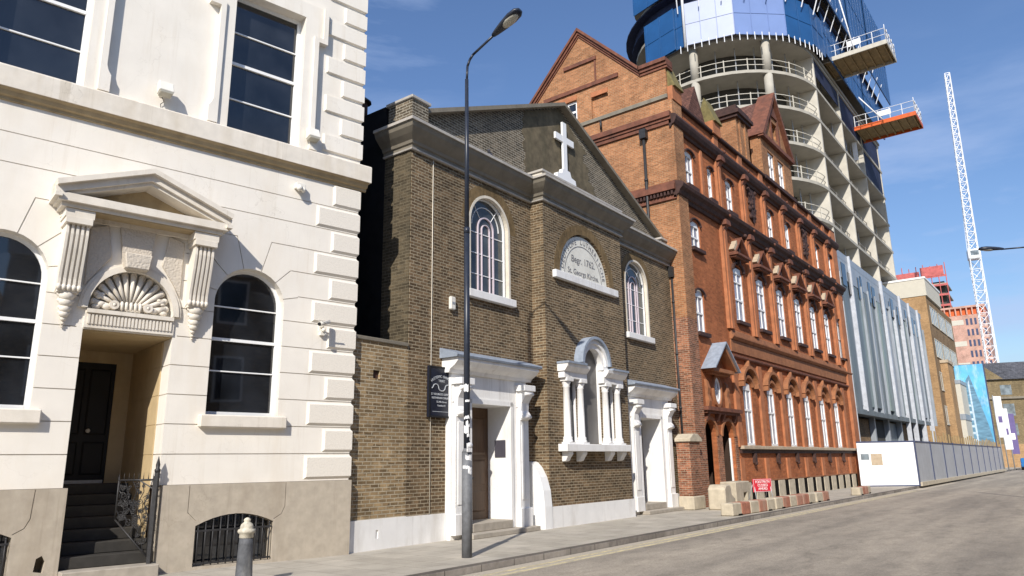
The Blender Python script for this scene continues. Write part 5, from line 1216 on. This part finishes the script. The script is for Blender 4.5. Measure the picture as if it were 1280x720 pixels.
def platform(x, z, w_, yo, label, fas):
    P = root('loading_platform', (x, TY - TR, z), 0, label, 'loading platform', 'steel loading platforms jutting from the tower')
    L = yo
    mb = MB(); mb.box(0, w_, -L, .8, 0, .07)
    mb.build('deck', 'ply', P)
    mb = MB()
    for i in range(8): y = -L + .25 + (L - .3) * i / 7; mb.box(.05, w_ - .05, y - .05, y + .05, -.22, 0)
    mb.build('joists', 'ply', P)
    mb = MB(); mb.box(-.06, .06, -L, .8, -.28, .12); mb.box(w_ - .06, w_ + .06, -L, .8, -.28, .12); mb.box(-.06, w_ + .06, -L - .06, -L, -.28, .12); mb.build('edge_beam', fas, P)
    mb = MB()
    for xx in (0, w_):
        for i in range(6): y = -L + L * i / 5; mb.tube((xx, y, .1), (xx, y, 1.25), .035, 5)
        for h in (.65, 1.25): mb.tube((xx, -L, h), (xx, 0, h), .03, 5)
    mb.tube((0, -L, 1.25), (w_, -L, 1.25), .04, 5); mb.tube((0, -L, .65), (w_, -L, .65), .03, 5)
    for i in range(5): mb.tube((w_ * i / 4, -L, .1), (w_ * i / 4, -L, 1.6), .035, 5)
    mb.build('guard_rail', 'craneW', P)
    mb = MB(); mb.box(-.02, .02, -L * .62, -L * .40, .55, 1.1); mb.build('notice_panel', 'craneW', P)
    if fas == 'orange': mb = MB(); mb.box(-.07, .07, .1, .5, -3.4, 1.2); mb.build('support_post', 'craneW', P)
    mb = MB(); mb.tube((0, -L * .48, .1), (0, .2, 4.6), .07, 6) if fas == 'orange' else mb.tube((0, -L * .5, .1), (0, -L * .35, 6.5), .06, 6); mb.build('hanger', 'craneW', P)
    return P
platform(65.2, 37.1, 4.0, 5.2, 'upper steel loading platform jutting from the tower beside the blue screens', 'rail')
platform(74.9, 34.0, 3.8, 5.4, 'lower orange edged loading platform jutting from the tower', 'orange')

# ================================================================ HOARDING
HG = root('site_hoarding', (0, 0, 0), 0, 'site hoarding with white end panels and a long run of grey panels beside the road', 'hoarding')
A = Vector((47.2, 11.2, 0)); B = Vector((48.9, 8.45, 0))
def hpanel(p, q, h, mat, name='panel'):
    d = (q - p); L = d.length; d.normalize()
    mb = MB(); mb.box(0, L, -.03, .03, .06, h); o = mb.build(name, mat, HG); o.location = p; o.rotation_euler = (0, 0, math.atan2(d.y, d.x)); return o
mid = A.lerp(B, .58)
w1 = hpanel(A, mid, 2.55, 'hoardW'); w2 = hpanel(mid, B, 2.50, 'hoardW')
for wp, L in ((w1, (mid - A).length), (w2, (B - mid).length)):
    mb = MB(); mb.box(0, L, -.05, .05, 2.5, 2.58); mb.build('rail', 'navyframe', wp)
    mb = MB(); mb.box(0, L, -.05, .05, 0, .07); mb.build('rail', 'navyframe', wp)
mb = MB(); mb.box(.16, .62, -.036, -.031, 1.52, 1.86); mb.build('poster', 'greywin', w1)
mb = MB(); mb.box(.72, 1.35, -.036, -.031, 1.20, 1.86); mb.build('poster', 'cream', w1)
xs = [48.9, 54.0, 59.0, 63.5, 67.9, 72.3, 76.7, 81.1, 85.5, 89.9, 94.3, 98.7]
for a, b in zip(xs, xs[1:]):
    hpanel(Vector((a, 8.45, 0)), Vector((b, 8.45, 0)), 2.5, 'hoardG')
    mb = MB(); mb.box(a - .10, a + .06, 8.38, 8.44, 0, 2.62); mb.build('post', 'navyframe', HG)
mb = MB(); mb.box(48.9, 98.7, 8.39, 8.51, 2.5, 2.58); mb.build('top_rail', 'navyframe', HG)
mb = MB(); mb.box(48.9, 98.7, 8.28, 8.62, 0, .22); mb.build('footing', 'paleblock', HG)
rr = random.Random(2)
for i in range(34):
    x = 56 + 1.25 * i; mb = MB(); mb.box(x - .08, x + .08, 8.52, 8.6, 2.3, 3.0 + rr.uniform(0, .35)); mb.build('timber_stake', 'ply', HG)

# ================================================================ BUILDINGS BEYOND
TB = root('tan_brick_building', (83, 11.4, 0), 0, 'tan brick block with grey windows and a white roof box, right of the tower', 'building')
mb = MB(); mb.box(0, 17, 0, 10, 0, 17.6); mb.build('wall', 'brownbrick', TB)
mb = MB(); mb.box(-.04, 0, -.02, 10, 0, 17.62); mb.build('end_wall', 'tan', TB)
mb = MB(); mb.box(-.10, 9, -.15, 6.8, 17.64, 19.4); mb.build('roof_box', 'creamwall', TB)
mb = MB(); mb.box(-.16, 9.1, -.22, 6.9, 19.4, 19.6); mb.build('roof_edge', 'white', TB)
for z in (4.8, 8.2, 11.6, 15.0):
    for k in range(3):
        mb = MB(); mb.box(1.5 + 5 * k, 5.7 + 5 * k, -.03, 0, z, z + 1.7); f_ = mb.build('window', 'greywin', TB)
        m2 = MB(); m2.box(1.4 + 5 * k, 5.8 + 5 * k, -.08, -.03, z - .12, z); m2.box(1.4 + 5 * k, 5.8 + 5 * k, -.06, -.032, z + 1.7, z + 1.8)
        for i in range(5): m2.box(1.45 + 5 * k + 1.07 * i, 1.53 + 5 * k + 1.07 * i, -.06, -.032, z, z + 1.7)
        m2.build('window_frame', 'creamwall', f_)
SB = root('low_tan_building', (86, 11.0, 0), 0, 'lower tan brick block in front of the tall tan building', 'building')
mb = MB(); mb.box(0, 3.2, -.25, .4, 0, 11); mb.build('wall', 'tan', SB); mb = MB(); mb.box(-.1, 3.3, -.35, .4, 11, 11.3); mb.build('coping', 'cream', SB)
CBL = root('cream_rendered_building', (91, 8.9, 0), 0, 'small cream rendered building with grey bands behind the hoarding', 'building')
mb = MB(); mb.box(0, 8, 1.6, 6, 0, 9.4); mb.build('wall', 'creamwall', CBL)
mb = MB(); mb.box(-.06, 8.06, 1.54, 6, 9.2, 9.6); mb.box(-.06, 8.06, 1.54, 6, 5.4, 6.0); mb.build('band', 'zincpale', CBL)
mb = MB(); mb.box(-.08, 0, 2.1, 2.9, 3.7, 4.7); wf = mb.build('window', 'white', CBL); mb = MB(); mb.box(-.10, -.08, 2.25, 2.75, 3.85, 4.55); mb.build('pane', 'navyframe', wf)
# advertising banner
AD = root('advertising_banner', (95.5, 8.6, 0), 0, 'large blue advertising banner showing a glass tower, above the hoarding', 'banner')
mb = MB(); mb.box(0, .15, 0, 2.95, 2.6, 11.6); ab = mb.build('panel', 'adblue', AD)
mb = MB(); mb.prism([(.03, 2.6), (2.75, 2.6), (2.6, 4.5), (2.4, 6.2), (2.15, 8.0), (1.85, 9.9), (1.45, 10.5), (.95, 8.0), (.35, 5)], -.012, -.004, 'x'); mb.build('printed_tower', 'adgrey', ab)
mb = MB(); mb.prism([(1.45, 2.6), (1.62, 2.6), (1.7, 9.5), (1.55, 9.9)], -.022, -.014, 'x')
for i in range(6): z = 3.2 + .75 * i; mb.prism([(1.65, z), (2.42 - .06 * i, z + .1), (2.40 - .06 * i, z + .3), (1.65, z + .25)], -.022, -.014, 'x')
mb.build('printed_highlights', 'adpale', ab)
mb = MB(); mb.box(-.03, .18, 2.95, 3.05, 2.4, 11.7); mb.box(-.03, .18, -.1, 0, 2.4, 11.7); mb.build('frame', 'navyframe', AD)
for i, (x, y, h, m_, lb) in enumerate(((97.6, 8.35, 8.2, 'white', 'tall white banner flag on a pole nearest the blue advertising banner'), (99.4, 8.1, 6.9, 'white', 'white banner flag on a pole, middle of the three'), (101.5, 7.7, 6.4, 'flagp', 'purple banner flag on a pole, farthest right of the three'))):
    F_ = root('banner_flag', (x, y, 0), 30, lb, 'flag', 'banner flags at the end of the hoarding')
    mb = MB(); mb.tube((0, 0, 0), (0, 0, h), .06, 6); mb.build('pole', 'galv', F_)
    mb = MB(); mb.box(.06, .11, -.85, -.03, h - 4.6, h - .1); fl_ = mb.build('banner', m_, F_)
    mb = MB(); mb.box(.05, .058, -.65, -.25, h - 3.0, h - 2.3); mb.build('printed_patch', 'flagp' if m_ == 'white' else 'white', fl_)
# old brown warehouse closing the street
OW = root('brick_warehouse', (126, 14, 0), 0, 'long old brown brick warehouse with a grey pitched roof closing the view at the right', 'building')
OW.rotation_euler = (0, 0, R_(-72))
mb = MB(); mb.box(0, 40, 0, 16, 3.2, 12.4); mb.build('wall', 'oldbrick', OW)
mb = MB(); mb.box(-.02, 40, -.06, 16, 0, 3.2); mb.build('stone_ground_floor', 'tan', OW)
mb = MB(); mb.box(-.1, 40.1, -.3, 0, 9.6, 9.9); mb.build('string_course', 'cornice', OW)
mb = MB(); mb.prism([(-.4, 12.4), (7, 15.6), (16, 12.4)], -.2, 40.2, 'x'); mb.build('roof', 'slate', OW)
mb = MB(); mb.prism([(-.1, 12.4), (5.0, 12.4), (2.45, 14.6)], -.25, 5); mb.build('gable', 'oldbrick', OW)
for k in range(12):
    for z in (4.4, 7.2, 10.2):
        mb = MB(); mb.box(1.2 + 3.2 * k, 2.6 + 3.2 * k, -.02, -.004, z, z + (1.7 if z < 10 else 1.4)); mb.build('window', 'greywin' if (k + int(z)) % 3 else 'glass', OW)
# pink high-rise with red scaffolding
PB = root('pink_apartment_tower', (220, 25.0, 0), 0, 'pink brick high-rise with rows of small windows, beside the crane mast', 'building')
PB.rotation_euler = (0, 0, R_(-88))
mb = MB(); mb.box(-6, 7.7, 0, 14, 0, 37.5); mb.build('wall', 'pink', PB)
for r in range(12):
    for k in range(5):
        mb = MB(); mb.box(3.1 + .95 * k, 3.6 + .95 * k, -.03, -.004, 4 + 2.8 * r, 5.7 + 2.8 * r); mb.build('window', 'navyframe', PB)
    mb = MB(); mb.box(-1, 2.6, -.03, -.004, 4.2 + 2.8 * r, 5.5 + 2.8 * r); mb.build('balcony_band', 'creamwall' if r % 2 else 'pink', PB)
mb = MB()
for k in range(8): mb.box(-1.5 + 1.25 * k, -1.2 + 1.25 * k, -.1, 0, 37.5, 39.6)
mb.box(-6.1, 7.8, -.12, 14, 39.4, 39.9); mb.build('top_frame', 'pink', PB)
mb = MB(); mb.box(-6, 7.7, .6, 12, 37.5, 39.4); mb.build('top_floor', 'orange', PB)
UT = root('red_screened_tower', (230, 26.0, 0), 0, 'upper floors of a far tower wrapped in red safety screens behind the tan block', 'building')
UT.rotation_euler = (0, 0, R_(-88))
mb = MB(); mb.box(-14, 0, 0, 12, 0, 40); mb.build('wall', 'pink', UT)
for z in (42.5, 45.5, 48.5): mb = MB(); mb.box(-14, 0.2, -.3, 12, z, z + .3); mb.build('floor_slab', 'concrete', UT)
mb = MB(); mb.box(-13.2, -.6, 1.5, 11, 40, 49.6); mb.build('inner_core', 'core', UT)
mb = MB()
for k in range(9): x = -14 + 1.78 * k; mb.tube((x, -.4, 38), (x, -.4, 54 + (k % 3) * .3), .12, 5)
for z in (42.2, 45.2, 48.0, 50.6): mb.box(-14.2, .4, -.5, -.35, z, z + .55)
mb.build('red_scaffold', 'redsteel', UT)
for a_, b_, z0, z1 in ((-14, -6.2, 49.4, 52.8), (-5.9, -.2, 51.0, 53.8), (-5.9, -3.2, 45.6, 47.5)):
    mb = MB(); mb.box(a_, b_, -.58, -.52, z0, z1); mb.build('red_screen', 'redsteel', UT)
# tower crane
TC = root('tower_crane', (190, 15.2, 0), 12, 'white luffing tower crane with a lattice mast and near vertical jib', 'crane')
def lattice(p0, p1, w0, w1, n, r, name, parent):
    mb = MB(); p0 = Vector(p0); p1 = Vector(p1); d = (p1 - p0); a = Vector((1, 0, 0)); b = d.normalized().cross(a).normalized(); a = b.cross(d.normalized())
    def C_(t, i): wv = (w0 + (w1 - w0) * t) / 2; return p0 + d * t + a * (wv if i in (0, 3) else -wv) + b * (wv if i < 2 else -wv)
    for i in range(4): mb.tube(C_(0, i), C_(1, i), r * 1.5, 5)
    for k in range(n):
        for i in range(4):
            j = (i + 1) % 4; mb.tube(C_(k / n, i), C_((k + 1) / n, j), r, 4); mb.tube(C_((k + 1) / n, i), C_((k + 1) / n, j), r, 4)
    return mb.build(name, 'craneW', parent)
lattice((0, 0, 0), (0, 0, 45), 2.1, 2.1, 18, .075, 'mast', TC)
mb = MB(); mb.box(-1.2, 1.2, -1.2, 1.3, 45, 47.2); mb.build('slewing_cab', 'craneW', TC, bev=.1)
mb = MB(); mb.box(-1.24, -1.2, -.8, .8, 45.7, 46.8); mb.build('cab_window', 'greywin', TC)
lattice((0, 0, 47.2), (1.5, -.9, 92), 1.7, 1.0, 22, .08, 'jib', TC)
mb = MB(); mb.tube((0, 1.2, 47.2), (1.4, -.6, 90), .05, 4); mb.build('pendant_line', 'craneW', TC)

# ================================================================ STREET FURNITURE
def head(parent, L=.78, zz=0):
    """cobra-head lantern along local -Y"""
    mb = MB()
    secs = [(0.0, .05, .05), (-.10, .075, .075), (-.30, .115, .10), (-.55, .150, .115), (-.72, .135, .095), (-.80, .07, .05)]
    rows = []
    for y, hw, h in secs:
        rows.append([mb.bm.verts.new((hw * math.cos(2 * PI * i / 14), y * L / .8, zz + h * (math.sin(2 * PI * i / 14) * (1.0 if math.sin(2 * PI * i / 14) > 0 else .45)))) for i in range(14)])
    for a, b in zip(rows, rows[1:]):
        for i in range(14): f = mb.bm.faces.new((a[i], a[(i + 1) % 14], b[(i + 1) % 14], b[i])); f.smooth = True
    mb.bm.faces.new(rows[0]); mb.bm.faces.new(rows[-1]); hd = mb.build('lantern', 'post', parent)
    mb = MB(); mb.ball((0, -.50 * L / .8, zz - .022), .125, (.95, 1.75, .42), 14, 8); mb.build('lens', 'lamp_lens', hd)
    return hd
LP = root('street_lamp', (10.42, 9.27, 0), 0, 'tall dark street lamp post with stickers on its lower shaft, in front of the church', 'street lamp')
mb = MB(); mb.tube((0, 0, 0), (0, 0, 1.85), .095, 18); mb.tube((0, 0, 1.85), (0, 0, 1.93), .095, 18, .062); mb.build('base_shaft', 'postlow', LP)
mb = MB(); mb.tube((0, 0, 1.93), (0, 0, 6.2), .062, 14, .056); mb.tube((0, 0, 6.2), (0, 0, 9.55), .05, 14, .038); mb.tube((0, 0, 6.14), (0, 0, 6.26), .062, 14); mb.build('upper_shaft', 'post', LP)
mb = MB(); mb.path([(0, 0, 9.5), (0, -.02, 9.85), (.02, -.07, 10.0), (.03, -.15, 10.09), (.04, -.75, 10.34)], .026, 8); mb.build('arm', 'post', LP)
hd = head(LP); hd.location = (.04, -.70, 10.32); hd.rotation_euler = (R_(-22), 0, 0)
rr = random.Random(8)
for i in range(15):
    z = 1.45 + rr.uniform(0, 1.75); a0 = rr.uniform(200, 330); h = rr.uniform(.04, .14); r = .0965 if z < 1.85 else .0655
    if z + h > 1.80 and z < 1.95: r = .0965; z = min(z, 1.80 - h)
    mb = MB(); n = 7; sp_ = rr.uniform(35, 110); top = []; bot = []
    for k in range(n):
        a = R_(a0 + sp_ * (k / (n - 1) - .5)); jt = rr.uniform(-.014, .014)
        bot.append(mb.bm.verts.new((r * math.cos(a), r * math.sin(a), z + jt))); top.append(mb.bm.verts.new((r * math.cos(a), r * math.sin(a), z + h + jt * 1.3)))
    for k in range(n - 1): mb.bm.faces.new((bot[k], bot[k + 1], top[k + 1], top[k]))
    mb.build('sticker', 'sticker', LP)
mb = MB(); mb.ball((-.03, -.10, 1.98), .055, (1.5, .6, 1.0), 8, 6); mb.box(-.11, .02, -.115, -.095, 1.86, 2.02); mb.build('torn_notice', 'sticker', LP)
L2 = root('street_lamp', (33.6, .15, 0), 0, 'lantern and arm of a farther street lamp, against the sky beside the crane', 'street lamp')
mb = MB(); mb.tube((0, 0, 0), (0, 0, 9.2), .08, 12, .045); mb.build('shaft', 'post', L2)
mb = MB(); mb.path([(0, 0, 9.1), (0, .10, 9.36), (0, .3, 9.44), (-.5, 1.6, 9.43)], .03, 8); mb.build('arm', 'post', L2)
hd = head(L2, .85); hd.location = (-.48, 1.52, 9.43); hd.rotation_euler = (R_(-4), 0, R_(-155))
# bollard
BO = root('bollard', (6.30, 9.86, 0), 0, 'old cast iron bollard with flaking white cap in front of the basement grille', 'bollard')
M['bollard'] = plain('weathered_bollard_paint', (0.085, 0.088, 0.095), 0.65, var=0.3, nscale=14, bmp=0.4, bscale=30, stain=(0.45, 0.43, 0.38), stainamt=0.8)
M['flaking'] = plain('flaking_white_paint', (0.50, 0.46, 0.37), 0.7, var=0.25, nscale=16, bmp=0.4, bscale=35, stain=(0.06, 0.055, 0.05), stainamt=1.0)
M['flaking'].node_tree.nodes['Principled BSDF'].inputs['Roughness'].default_value = .8
mb = MB(); mb.lathe([(.150, 0), (.150, .06), (.125, .10), (.118, .30), (.105, .60), (.098, .70)], seg=20); mb.build('shaft', 'bollard', BO)
mb = MB(); mb.lathe([(.098, .70), (.105, .705), (.102, .76), (.125, .775), (.132, .80), (.122, .825), (.095, .835), (.10, .86), (.085, .90), (.055, .925), (.045, .935), (.052, .95), (.05, .975), (.02, .995), (.002, 1.0)], seg=20); mb.build('cap', 'flaking', BO)
BO.scale = (.95, .95, .94)
# parked car far down the street
CR = root('parked_car', (112, 6.9, -.12), 182, 'small blue car parked far down the street at the right edge', 'car')
mb = MB(); mb.prism([(-2.0, .35), (2.0, .35), (2.05, .75), (1.2, .92), (.55, 1.42), (-1.1, 1.45), (-1.85, .95), (-2.05, .8)], -.85, .85); M['carblue'] = plain('blue_car_paint', (.03, .16, .40), .25, var=.05); mb.build('body', 'carblue', CR, bev=.08)
mb = MB(); mb.prism([(.5, 1.36), (1.05, .94), (-1.6, .96), (-1.05, 1.38)], -.87, .87); mb.build('window', 'glass', CR)
for sx in (-1.25, 1.25):
    for sy in (-.86, .68): mb = MB(); mb.tube((sx, sy, .32), (sx, sy + .18, .32), .32, 16); mb.build('wheel', 'iron', CR)

# ================================================================ the side of the street behind the camera
def opposite(x0, x1, h, mat, label, gable=False, fl=3.3):
    r = root('terraced_building', (x0, -6.0, 0), 0, label, 'building'); L = x1 - x0
    mb = MB(); mb.box(0, L, -9, 0, 0, h); mb.build('wall', mat, r)
    mb = MB(); mb.box(-.05, L + .05, -.1, .25, h - .5, h); mb.build('cornice', 'whitestone', r)
    if gable: mb = MB(); mb.prism([(0, h), (L, h), (L / 2, h + 3)], -9, -.2); mb.build('roof', 'slate', r)
    n = int(L / 2.8)
    for k in range(int(h / fl)):
        for i in range(n):
            u = (i + .5) * L / n; z = 1 + fl * k
            mb = MB(); mb.box(u - .62, u + .62, .0, .05, z, z + 1.9); wf = mb.build('window', 'whitepaint', r)
            mb = MB(); mb.box(u - .52, u + .52, .05, .06, z + .1, z + 1.8); mb.build('pane', 'glass', wf)
opposite(-28, -14.5, 10.5, 'church', 'brown brick terrace behind the camera, farthest to the left')
opposite(-14, 1.5, 9.0, 'whitestone', 'pale rendered terrace behind the camera with a pitched roof', True)
opposite(2, 15, 10.2, 'lowbrick', 'yellow brick warehouse across the street, opposite the church')
opposite(15.5, 30, 10, 'red', 'red brick terrace across the street, opposite the gate pier', True)
opposite(31, 60, 9.8, 'brownbrick', 'long brown brick block across the street, opposite the hoarding')
